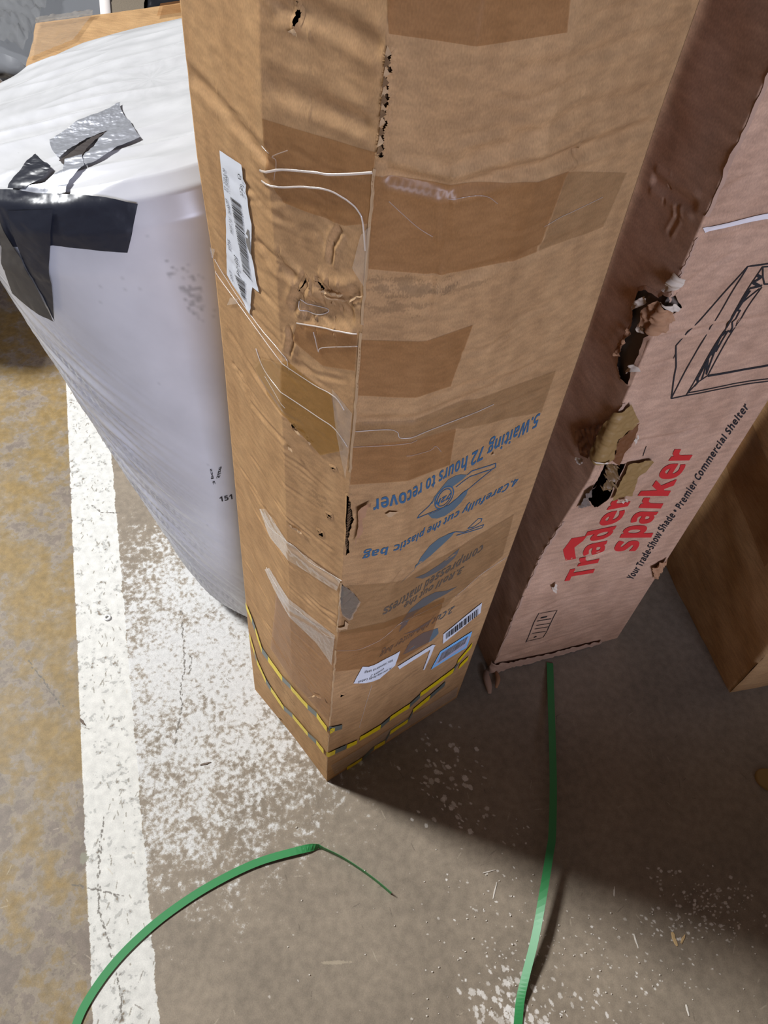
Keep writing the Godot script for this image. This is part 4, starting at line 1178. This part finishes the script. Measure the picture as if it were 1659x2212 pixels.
# ---------------------------------------------------------------- the tall mattress carton
var box_skin: Surf
func jagged(x0: float, x1: float, y0: float, y1: float, n: int) -> PackedVector2Array:
	var p := PackedVector2Array()
	for k in n + 1: p.append(Vector2(x0 + rng.randf_range(-0.004, 0.004), lerpf(y0, y1, float(k) / n)))
	for k in n + 1: p.append(Vector2(x1 + rng.randf_range(-0.007, 0.007), lerpf(y1, y0, float(k) / n)))
	return p

func make_mattress_carton() -> void:
	var s := carton_skin(BOX_STOPS, BOX_COLS, BOX_YS, steps([-2.0, -1.0, 0.1, 1.0, 0.00625, 2.0, 0.1]), steps([0.0, 1.6, 0.0025, 1.85, 0.05]))
	var d := rough_grid(s, 0.002, 4.0, 4, 0.36)
	for j in s.ny:
		for i in s.ns:
			# keep the corners where they are
			var e := minf(absf(s.S[i]), absf(absf(s.S[i]) - 1.0))
			d[j * s.ns + i] *= smoothstep(0.0, 0.12, e) * smoothstep(0.0, 0.08, s.Y[j])
	for c in BOX_CREASES: crease_into(d, s, c[2], c[0] * 0.001, c[1] * 0.001, 0.36)
	for q in 120:
		var y := rng.randf_range(0.35, 1.55)
		var left := rng.randf() < 0.62
		var a := rng.randf_range(-1.0, -0.3) if left else rng.randf_range(0.1, 0.8)
		var l := rng.randf_range(0.15, 0.45)
		crease_into(d, s, [a, y, a + l * 0.5, y + rng.randf_range(-0.01, 0.01), minf(a + l, 0.98), y + rng.randf_range(-0.015, 0.015)], rng.randf_range(0.0003, 0.0011), rng.randf_range(0.002, 0.0045), 0.36)
	s.push(d)
	s.normals(true)
	box_skin = s
	var holes := []
	for h in BOX_HOLES: holes.append(points(h[0]))
	for g in BOX_GAPS: holes.append(points(g[1]))
	holes.append(jagged(0.006, 0.016, 1.43, 1.51, 30))
	holes.append(PackedVector2Array([Vector2(-0.72, -0.01), Vector2(-0.66, 0.012), Vector2(-0.60, 0.014), Vector2(-0.54, -0.01)]))
	var t := thing("mattress_carton", "tall battered brown mattress carton with blue instructions, standing in the middle", "box", Vector3(0, 0, -0.82))
	var wide := []
	for h in holes: wide.append(grown(h, 0.0016, 0.36))
	part("carton_body", carton_mesh(s, 0.36, wide), M.kraft, t)
	for k in holes.size() - 1: part("torn_lip", rim(s, holes[k], 0.0042, 0.0008, 0.36), M.kraft, t)
	for tp in BOX_TAPES:
		part("packing_tape", sheet(s, points(tp[1]), 0.0012 if tp[0] != "clear" else 0.0017, 0.36, 0.006, 0.0007 if tp[0] == "clear" else 0.0, 5), M["tape_" + tp[0]], t)
	var labels := []
	for lb in BOX_LABELS:
		var at := 0.0016
		if lb[0] == "lavender" or lb[0] == "grey": at = 0.002
		labels.append(part("paper_label", sheet(s, points(lb[1]), at, 0.36, 0.01, 0.0004, 6), M["label_" + lb[0]], t))
	for k in BOX_BARCODES.size():
		part("barcode", barcode(s, BOX_BARCODES[k][0], points(BOX_BARCODES[k][1]), 0.0026, 40 + k), M.black if k < 3 else M.label_grey, labels[[0, 0, 3, 5][k]])
	for k in BOX_TEXTS.size():
		var tx: Array = BOX_TEXTS[k]
		var host: Node3D = t
		if tx[1] == "black": host = labels[0] if tx[3][0] < 0.0 else labels[2]
		part("printed_text", lettering(s, tx[0], tx[1] != "black", tx[2], points(tx[3]), 0.0027 if tx[1] == "black" else 0.0006), M[tx[1]], host)
	for p in BOX_INK: part("printed_picture", sheet(s, points(p[0]), 0.0005), M.ink_fill, t)
	for p in BOX_INK_LINES: part("printed_line", ribbon(s, points(p[0]), 0.0017, 0.0007), M.ink, t)
	for p in BOX_DASHES:
		var q := points(p[1])
		var h := 0.0115
		var poly := PackedVector2Array([q[0] + Vector2(0, h), q[1] + Vector2(0, h), q[1] - Vector2(0, h), q[0] - Vector2(0, h)])
		part("tape_dash", sheet(s, poly, 0.0022, 0.36, 0.008, 0.0006, 3), M["dash_" + p[0]], t)
	for p in BOX_ROPES:
		part("film_strand", tube(skin_line(s, points(p[1]), p[0] * 0.0009), p[0] * 0.0008, 6, 0.7, s.normal(p[1][0], p[1][1])), M.film, t)
	for k in BOX_SHREDS.size():
		part("torn_paper", sheet(s, points(BOX_SHREDS[k][0]), 0.0025, 0.36, 0.004, 0.003, 20 + k), M.paper_torn, t)
	# flutes showing in the split corner, and the film over the lower split
	part("inner_board", sheet(s, PackedVector2Array([Vector2(-0.02, 1.42), Vector2(0.05, 1.42), Vector2(0.05, 1.53), Vector2(-0.02, 1.53)]), -0.006, 0.36, 0.01), M.flute_brown, t)
	part("inner_board", sheet(s, PackedVector2Array([Vector2(-0.02, 0.82), Vector2(0.06, 0.82), Vector2(0.06, 0.99), Vector2(-0.02, 0.99)]), -0.012, 0.36, 0.01), M.flute_brown, t)
	for k in 12:
		var y := lerpf(1.43, 1.51, (k + rng.randf_range(0.1, 0.9)) / 12.0)
		part("frayed_edge", sheet(s, PackedVector2Array([Vector2(0.001, y), Vector2(0.016, y + 0.004), Vector2(0.004, y + 0.009)]), 0.001, 0.36, 0.003, 0.003, 90 + k), M.paper_torn if k % 2 else M.flute_brown, t)
	var g0 := points(BOX_GAPS[0][1])
	for k in 22:
		var y := lerpf(g0[0].y, g0[6].y, (k + 0.5) / 22.0)
		var p := PackedVector3Array([s.at(0.0, y, -0.002), s.at(0.018, y + rng.randf_range(-0.002, 0.002), -0.007), s.at(0.04, y, -0.004)])
		part("flute", tube(p, rng.randf_range(0.001, 0.002), 5, 0.6), M.flute_brown, t)
	for seg in [[1.26, 1.42], [1.04, 1.25], [0.66, 0.80], [0.30, 0.60], [0.05, 0.26]]:
		var p := PackedVector2Array()
		for k in 24: p.append(Vector2(-0.004 + rng.randf_range(-0.0025, 0.003), lerpf(seg[0], seg[1], k / 23.0)))
		part("worn_edge", ribbon(s, p, rng.randf_range(0.0022, 0.0034), 0.0012, 2), M.paper_torn, t)
	part("film_window", sheet(s, points(BOX_GAPS[1][1]), 0.0005, 0.36, 0.006, 0.006, 9), M.tape_clear, t)
	part("torn_flap", sheet(s, PackedVector2Array([Vector2(0.03, 0.975), Vector2(0.075, 0.985), Vector2(0.05, 0.955), Vector2(0.055, 0.93), Vector2(0.03, 0.90), Vector2(0.036, 0.94)]), 0.003, 0.36, 0.006, 0.008, 12), M.paper_kraft, t)

func barcode(skin: Surf, bars: int, q: PackedVector2Array, off: float, seed_: int) -> ArrayMesh:
	var r := RandomNumberGenerator.new()
	r.seed = seed_
	var v := PackedVector3Array()
	var n := PackedVector3Array()
	var idx := PackedInt32Array()
	var total := 0.0
	var list := []
	for k in bars:
		var w: float = [1.0, 1.0, 2.0, 3.0][r.randi() % 4]
		var g: float = [1.0, 1.0, 2.0][r.randi() % 3]
		list.append([total, w]); total += w + g
	for b in list:
		var t0: float = b[0] / total
		var t1: float = (b[0] + b[1]) / total
		var at := v.size()
		for t in [t0, t1]:
			for e in 5:
				var c := q[0].lerp(q[2], t).lerp(q[1].lerp(q[3], t), e / 4.0)
				v.append(skin.at(c.x, c.y, off)); n.append(skin.normal(c.x, c.y))
		for e in 4:
			for tri in [[at + e, at + e + 1, at + 5 + e], [at + e + 1, at + 6 + e, at + 5 + e]]:
				if (v[tri[1]] - v[tri[0]]).cross(v[tri[2]] - v[tri[0]]).dot(n[tri[0]]) > 0.0: tri = [tri[0], tri[2], tri[1]]
				idx.append_array(tri)
	return arrays_mesh(v, n, PackedVector2Array(), idx)

# ---------------------------------------------------------------- the white roll
const RT := [0.0, 0.04, 0.1, 0.5, 0.86, 0.93, 0.97, 1.0, 1.05, 1.5, 2.0]
const RR := [0.86, 0.95, 1.0, 1.0, 1.0, 0.985, 0.955, 0.90, 0.82, 0.42, 0.0]
const RHH := [0.0, 0.012, 0.05, 0.5, 0.90, 0.955, 0.985, 1.0, 1.006, 1.012, 1.012]
func knots(x: float, xs: Array, ys: Array) -> float:
	var k := 0
	while k < xs.size() - 2 and x > xs[k + 1]: k += 1
	return lerpf(ys[k], ys[k + 1], clampf((x - xs[k]) / (xs[k + 1] - xs[k]), 0, 1))

func make_roll() -> void:
	var s := Surf.new()
	s.setup(steps([-PI, PI, TAU / 420.0]), steps([0.0, 0.8, 0.008, 1.1, 0.004, 2.0, 0.0075]))
	for j in s.ny:
		var t := s.Y[j]
		var rho := knots(t, RT, RR)
		var h := knots(t, RT, RHH)
		var hh := minf(h, 1.0)
		var r := (0.3184 + 0.0728 * pow(hh, 0.58)) * rho
		for i in s.ns:
			var th := s.S[i]
			s.P[j * s.ns + i] = Vector3(-0.1924 - 0.3118 * hh + r * sin(th), 1.109 * h + hh * hh * hh * r * (0.2335 * sin(th) + 0.012 * cos(th)), -1.3012 - 0.0957 * hh + r * cos(th))
	s.normals(true)
	for i in s.ns: s.N[(s.ny - 1) * s.ns + i] = Vector3(-0.22, 0.97, 0).normalized()
	var n := FastNoiseLite.new(); n.seed = 5; n.frequency = 1.0; n.fractal_octaves = 2
	var n2 := FastNoiseLite.new(); n2.seed = 9; n2.frequency = 1.0; n2.fractal_octaves = 1; n2.noise_type = FastNoiseLite.TYPE_SIMPLEX
	var d := PackedFloat32Array()
	d.resize(s.P.size())
	for j in s.ny:
		var t := s.Y[j]
		for i in s.ns:
			var th := s.S[i]
			var p := s.P[j * s.ns + i]
			var soft := n.get_noise_3d(p.x * 4.0, p.y * 4.0, p.z * 4.0) * 0.005
			var v := soft * (1.0 if t > 0.85 else 0.5)
			if t > 0.9:
				# loose bag end: long soft folds
				var fold := n2.get_noise_3d(p.x * 3.0 + p.z * 3.0, p.y * 3.0, p.z * 9.0 + p.x * 3.0)
				v += (0.5 - absf(fold)) * 0.007 * smoothstep(0.9, 1.05, t) * smoothstep(2.0, 1.7, t)
			elif t < 0.85:
				# pulled creases fanning in from the left edge
				var side := exp(-pow((th + 0.62) / 0.36, 2.0)) * smoothstep(0.85, 0.6, t)
				var cr := n2.get_noise_2d(th * 1.5, (t + 0.27 * th) * 36.0)
				v += (absf(cr) - 0.35) * 0.008 * side
			d[j * s.ns + i] = v * smoothstep(0.0, 0.05, t)
	s.push(d)
	s.normals(true)
	for i in s.ns: s.N[(s.ny - 1) * s.ns + i] = Vector3(-0.22, 0.97, 0).normalized()
	# film with handling dirt
	var w := 512
	var px := PackedByteArray(); px.resize(w * w * 3)
	var a := noise_bytes(w, w, 0.03, 61, 4)
	var b := noise_bytes(w, w, 0.3, 62, 3)
	for j in w:
		var t := 2.0 * j / w
		for i in w:
			var th := -PI + TAU * i / w
			var k := j * w + i
			var q := 1.0 + (a[k] - 128) * 0.0004
			var smear := exp(-pow((th - 0.29) / 0.07, 2.0) - pow((t - 0.83) / 0.07, 2.0))
			var drt := smear * 1.2 + (b[k] - 128) / 80.0 + (a[k] - 128) / 200.0
			if drt > 1.5: q *= 0.82
			elif drt > 1.3: q *= 0.92
			px[k * 3] = clampi(int(201.0 * q), 0, 255); px[k * 3 + 1] = clampi(int(201.0 * q), 0, 255); px[k * 3 + 2] = clampi(int(202.0 * q), 0, 255)
	var m := mat("white_film", Color.WHITE, 0.24)
	m.albedo_texture = picture(w, w, px)
	m.subsurf_scatter_enabled = false
	var uv := PackedVector2Array(); uv.resize(s.P.size())
	var idx := PackedInt32Array()
	for j in s.ny:
		for i in s.ns: uv[j * s.ns + i] = Vector2(float(i) / (s.ns - 1), s.Y[j] / 2.0)
	for j in s.ny - 1:
		for i in s.ns - 1:
			var q := j * s.ns + i
			idx.append_array([q, q + s.ns, q + 1, q + 1, q + s.ns, q + s.ns + 1])
	var v2 := s.P.duplicate()
	var nn := s.N.duplicate()
	var c := v2.size()
	v2.append(Vector3(-0.1924, 0.0, -1.3012)); nn.append(Vector3.DOWN); uv.append(Vector2.ZERO)
	for i in s.ns - 1: idx.append_array([c, i, i + 1])
	var t := thing("plastic_wrapped_roll", "large roll wrapped in white plastic film with duct tape, leaning left of the tall carton", "roll", Vector3(-0.19, 0, -1.3))
	part("wrapping", arrays_mesh(v2, nn, uv, idx), m, t)
	var mats := {"silver": M.duct_silver, "slit": M.slit, "black": M.duct_black, "black2": M.duct_black, "char": M.duct_charcoal}
	var offs := {"silver": 0.004, "slit": 0.003, "black": 0.005, "black2": 0.008, "char": 0.010}
	var k2 := 0
	for tp in ROLL_TAPES:
		part("duct_tape" if tp[0] != "slit" else "torn_slit", sheet(s, points(tp[1]), offs[tp[0]] + k2 * 0.0004, 0.38, 0.005, 0.0012, 30 + k2, 25.0), mats[tp[0]], t)
		k2 += 1
	for tx in ROLL_TEXTS:
		part("printed_text", lettering(s, tx[0], true, tx[2], points(tx[3]), 0.0012), M.black, t)

# ---------------------------------------------------------------- the shelter carton with red lettering
func make_shelter_carton() -> void:
	var s := carton_skin(SHELTER_STOPS, SHELTER_COLS, SHELTER_YS, steps([-1.0, -0.4, 0.05, 1.05, 0.0075, 3.0, 0.05]), steps([0.0, 1.5, 0.0028, 1.7, 0.05]))
	var d := rough_grid(s, 0.004, 5.0, 14, 0.36)
	for j in s.ny:
		for i in s.ns:
			var e := minf(absf(s.S[i]), absf(s.S[i] - 1.0))
			d[j * s.ns + i] *= smoothstep(0.0, 0.15, e) * smoothstep(0.0, 0.05, s.Y[j])
	for c in SHELTER_CREASES: crease_into(d, s, c[2], c[0] * 0.001, c[1] * 0.001, 0.36)
	s.push(d)
	s.normals(true)
	var t := thing("shelter_carton", "pinkish brown carton with red lettering, a tent drawing and torn holes", "box", Vector3(0.4, 0, -1.2))
	var holes := []
	for p in SHELTER_POLYS:
		if p[0] == "hole": holes.append(points(p[1]))
	var wide := []
	for h in holes: wide.append(grown(h, 0.0018, 0.36))
	part("carton_body", carton_mesh(s, 0.36, wide), M.pink_kraft, t)
	for h in holes: part("torn_lip", rim(s, h, 0.005, 0.002, 0.36), M.pink_kraft, t)
	var k := 0
	for p in SHELTER_POLYS:
		k += 1
		if p[0] == "hole": continue
		if p[0] == "red": part("printed_roof_mark", sheet(s, points(p[1]), 0.0008), M.red, t)
		elif p[0] == "white": part("white_tape", sheet(s, points(p[1]), 0.0014), M.paper_white, t)
		elif p[0] in ["olive", "brown"]: part("packing_tape", sheet(s, points(p[1]), 0.002 + k * 0.0003, 0.36, 0.005, 0.003, 60 + k), M["paper_" + p[0]], t)
		elif p[0] == "olive2": part("crumpled_tape", sheet(s, points(p[1]), -0.006, 0.36, 0.004, 0.02, 60 + k), M.paper_olive2, t)
		else: part("torn_paper", sheet(s, points(p[1]), 0.004, 0.36, 0.004, 0.009, 60 + k), M["paper_" + p[0]], t)
	var flare := PackedVector2Array([Vector2(-0.03, 0.0), Vector2(0.2, 0.004), Vector2(0.86, 0.002), Vector2(0.84, 0.022), Vector2(0.4, 0.03), Vector2(0.1, 0.045), Vector2(-0.02, 0.05)])
	part("bottom_flap", sheet(s, flare, 0.003, 0.36, 0.008, 0.005, 44), M.paper_pink, t)
	var curl := PackedVector3Array([Vector3(0.305, 0.012, -0.955), Vector3(0.306, 0.013, -0.935), Vector3(0.312, 0.011, -0.915), Vector3(0.316, 0.008, -0.895)])
	part("torn_corner_curl", tube(curve_points(curl, 4), 0.009, 7, 0.8, Vector3.UP, true), M.paper_pink, t)
	part("torn_corner_curl", tube(curve_points(PackedVector3Array([Vector3(0.33, 0.01, -0.955), Vector3(0.335, 0.012, -0.935), Vector3(0.331, 0.009, -0.912)]), 4), 0.006, 7, 0.8, Vector3.UP, true), M.paper_kraft, t)
	for seg in [[0.03, 0.35], [0.38, 0.62], [0.82, 0.93], [1.12, 1.22], [1.25, 1.45]]:
		var p := PackedVector2Array()
		for e in 24: p.append(Vector2(0.006 + rng.randf_range(-0.005, 0.006), lerpf(seg[0], seg[1], e / 23.0)))
		part("worn_edge", ribbon(s, p, rng.randf_range(0.003, 0.006), 0.0014, 2), M.paper_pink, t)
	part("inner_board", sheet(s, PackedVector2Array([Vector2(-0.3, 0.9), Vector2(0.2, 0.9), Vector2(0.2, 1.2), Vector2(-0.3, 1.2)]), -0.012, 0.36, 0.02, 0.006, 48), M.paper_greige, t)
	for p in SHELTER_LINES: part("printed_line", ribbon(s, points(p[1]), p[0] * 0.0016, 0.0012, 6), M.black, t)
	for tx in SHELTER_TEXTS:
		part("printed_text", lettering(s, tx[0], true, tx[2], points(tx[3]), 0.0013, 0.022 if tx[1] == "red" else 0.0), M[tx[1]], t)

# ---------------------------------------------------------------- plain cartons round about
func plain_carton(called: String, label: String, corners: Array, height: float, m: Material, seed_: int, amount := 0.008) -> Array:
	var cols := []
	var mid := Vector3.ZERO
	for c in corners:
		cols.append([c[0], c[1], c[0], c[1]])
		mid += Vector3(c[0], 0, c[1]) / corners.size()
	cols.append(cols[0])
	var stops := []
	for k in corners.size() + 1: stops.append(float(k))
	var s := carton_skin(stops, cols, [0.0, height], steps([0.0, float(corners.size()), 0.025]), steps([0.0, height, 0.02]))
	var d := rough_grid(s, amount, 6.0, seed_, 0.5)
	s.push(d)
	s.normals(true)
	var t := thing(called, label, "box", mid)
	part("carton_body", carton_mesh(s, 0.5, []), m, t)
	return [t, s]

func crinkle(q: PackedVector3Array, nx: int, ny: int, amount: float, seed_: int) -> ArrayMesh:
	var n := FastNoiseLite.new()
	n.seed = seed_; n.frequency = 1.0; n.fractal_octaves = 3
	var v := PackedVector3Array()
	var idx := PackedInt32Array()
	for j in ny + 1:
		for i in nx + 1:
			var p := q[0].lerp(q[1], float(i) / nx).lerp(q[3].lerp(q[2], float(i) / nx), float(j) / ny)
			p.y += absf(n.get_noise_2d(p.x * 30.0 + p.z * 8.0, p.z * 22.0)) * amount
			v.append(p)
	for j in ny:
		for i in nx:
			var a := j * (nx + 1) + i
			for tri in [[a, a + 1, a + nx + 1], [a + 1, a + nx + 2, a + nx + 1]]:
				if (v[tri[1]] - v[tri[0]]).cross(v[tri[2]] - v[tri[0]]).y > 0.0: tri = [tri[0], tri[2], tri[1]]
				idx.append_array(tri)
	return arrays_mesh(v, smoothed(v, idx), PackedVector2Array(), idx)

func make_other_cartons() -> void:
	# far right, in the dark: left face and front edge show
	var f := Vector2(0.943, -0.332)
	var b := Vector2(-0.297, -0.955)
	var p := Vector2(0.926, -0.993)
	var q := p + f * 0.7
	var r := plain_carton("dark_corner_carton", "plain brown carton in the dark at the right edge", [[p.x, p.y], [q.x, q.y], [q.x + b.x * 0.6, q.y + b.y * 0.6], [p.x + b.x * 0.6, p.y + b.y * 0.6]], 1.0, M.plain_kraft, 71)
	var s: Surf = r[1]
	part("packing_tape", sheet(s, PackedVector2Array([Vector2(3.3, 0.42), Vector2(3.75, 0.34), Vector2(3.75, 0.50), Vector2(3.3, 0.56)]), 0.002, 0.6, 0.02), M.tape_brown, r[0])
	# behind the roll: only its lid shows
	r = plain_carton("taped_carton", "light brown carton with a shiny clear-taped lid edge behind the white roll", [[-0.60, -2.06], [-0.70, -2.40], [-1.04, -2.11], [-0.94, -1.77]].map(func(c): return c), 0.9, M.plain_kraft, 72, 0.004)

	var lid: Node3D = r[0]
	part("clear_tape", crinkle(PackedVector3Array([Vector3(-1.036, 0.906, -2.105), Vector3(-0.925, 0.906, -2.20), Vector3(-0.915, 0.906, -2.03), Vector3(-0.975, 0.906, -1.90)]), 26, 14, 0.005, 81), M.tape_clear, lid)
	part("clear_tape", crinkle(PackedVector3Array([Vector3(-1.04, 0.912, -2.112), Vector3(-0.925, 0.912, -2.21), Vector3(-0.92, 0.910, -2.18), Vector3(-1.03, 0.910, -2.085)]), 40, 6, 0.008, 82), M.tape_clear, lid)
	part("packing_tape", crinkle(PackedVector3Array([Vector3(-0.785, 0.906, -2.325), Vector3(-0.715, 0.906, -2.385), Vector3(-0.70, 0.906, -2.30), Vector3(-0.77, 0.906, -2.24)]), 8, 8, 0.002, 83), M.tape_brown, lid)
	# far behind, top left of the photo
	r = plain_carton("film_wrapped_bundle", "grey bundle in wrinkled clear film in the far top left corner", [[-2.15, -3.1], [-1.42, -2.75], [-1.30, -3.24], [-1.58, -3.95], [-2.35, -3.8]], 0.5, M.grey_film, 91, 0.06)
	var lump: Node3D = r[0]
	part("clear_film", crinkle(PackedVector3Array([Vector3(-2.1, 0.53, -3.1), Vector3(-1.45, 0.53, -2.8), Vector3(-1.62, 0.53, -3.85), Vector3(-2.3, 0.53, -3.75)]), 40, 40, 0.05, 92), M.wrap_film, lump)
	part("white_edge_strip", tube(PackedVector3Array([Vector3(-1.28, 0.52, -3.16), Vector3(-1.36, 0.53, -3.38), Vector3(-1.50, 0.53, -3.75)]), 0.022, 8, 0.5), M.paper_white, lump)
	r = plain_carton("unseen_dark_bundle", "low dark bundle out of view beyond the left edge, placed to shade the yellow paint", [[-2.3, -1.75], [-1.42, -1.82], [-1.5, -2.62], [-2.3, -2.62]], 0.46, M.dark_film, 93, 0.02)  # unseen, placed to darken the floor at the left edge
	r = plain_carton("black_bag_stack", "black wrapped stack behind the taped carton, at the top edge", [[-1.22, -3.45], [-0.2, -3.3], [-0.1, -4.3], [-1.3, -4.3]], 0.85, M.dark_film, 94, 0.03)
	var pole := thing("film_wrapped_pole", "brownish film-wrapped pole lying left of the taped carton, top left", "pole", Vector3(-1.2, 0.46, -2.2))
	part("pole_body", tube(PackedVector3Array([Vector3(-1.62, 0.50, -2.75), Vector3(-1.36, 0.50, -2.48), Vector3(-1.17, 0.49, -2.18), Vector3(-1.0, 0.48, -1.85)]), 0.024, 10), M.pole_brown, pole)
	# stacked low out of view beside the viewer: it keeps the unseen door's light off the floor
	r = plain_carton("unseen_long_carton", "long brown carton out of view beside the viewer, placed to darken the floor on the right", [[-0.35, 0.95], [2.4, 0.75], [2.36, 0.3], [-0.39, 0.5]], 0.7, M.plain_kraft, 73, 0.004)

# a springy band: centre points, side vectors, width and thickness
func band(c: PackedVector3Array, side: PackedVector3Array, width: float, thick: float) -> ArrayMesh:
	var v := PackedVector3Array()
	var idx := PackedInt32Array()
	for k in c.size():
		var d := (c[mini(k + 1, c.size() - 1)] - c[maxi(k - 1, 0)]).normalized()
		var s := (side[k] - d * side[k].dot(d)).normalized()
		var n := s.cross(d).normalized()
		for q in [[-1, -1], [1, -1], [1, 1], [-1, 1]]:
			v.append(c[k] + s * q[0] * width / 2.0 + n * q[1] * thick / 2.0)
	var quad := func(a: int, b: int, e: int, f: int):
		idx.append_array([a, b, e, b, f, e])
	for k in c.size() - 1:
		for q in 4: quad.call(k * 4 + q, k * 4 + (q + 1) % 4, k * 4 + 4 + q, k * 4 + 4 + (q + 1) % 4)
	var e := (c.size() - 1) * 4
	idx.append_array([0, 2, 1, 0, 3, 2, e, e + 1, e + 2, e, e + 2, e + 3])
	var fv := PackedVector3Array()
	var fi := PackedInt32Array()
	for q in idx: fi.append(fv.size()); fv.append(v[q])
	return arrays_mesh(fv, smoothed(fv, fi), PackedVector2Array(), fi)

func triples(a: Array) -> PackedVector3Array:
	var out := PackedVector3Array()
	for k in range(0, a.size(), 3): out.append(Vector3(a[k], a[k + 1], a[k + 2]))
	return out

func make_straps() -> void:
	var a := curve_points(triples(STRAP_CURL), 6)
	var b := curve_points(triples(STRAP_TAIL), 6)
	var c := a.duplicate()
	c.append_array(b.slice(1))
	var side := PackedVector3Array()
	for k in c.size():
		var d := c[mini(k + 1, c.size() - 1)] - c[maxi(k - 1, 0)]
		var flat := Vector3(d.z, 0, -d.x).normalized()
		var w := clampf((k - a.size() + 8) / 10.0, 0.0, 1.0)
		side.append(flat.lerp(Vector3.UP, smoothstep(0.0, 1.0, w)))
	var t := thing("packing_strap", "green plastic strap curling over the white line, its end twisted on edge", "strap", Vector3(-0.2, 0, -0.4), "green packing straps")
	part("band", band(c, side, 0.0155, 0.0008), M.strap_green, t)
	c = curve_points(triples(STRAP_LONG), 6)
	side = PackedVector3Array()
	for k in c.size():
		var d := c[mini(k + 1, c.size() - 1)] - c[maxi(k - 1, 0)]
		var flat := Vector3(d.z, 0, -d.x).normalized()
		var w := float(k) / c.size()
		side.append(flat + Vector3.UP * 0.55 * smoothstep(0.45, 0.6, w) * smoothstep(0.9, 0.7, w))
	t = thing("packing_strap", "long green plastic strap running from under the shelter carton towards the viewer", "strap", Vector3(0.4, 0, -0.5), "green packing straps")
	part("band", band(c, side, 0.0165, 0.0008), M.strap_green, t)
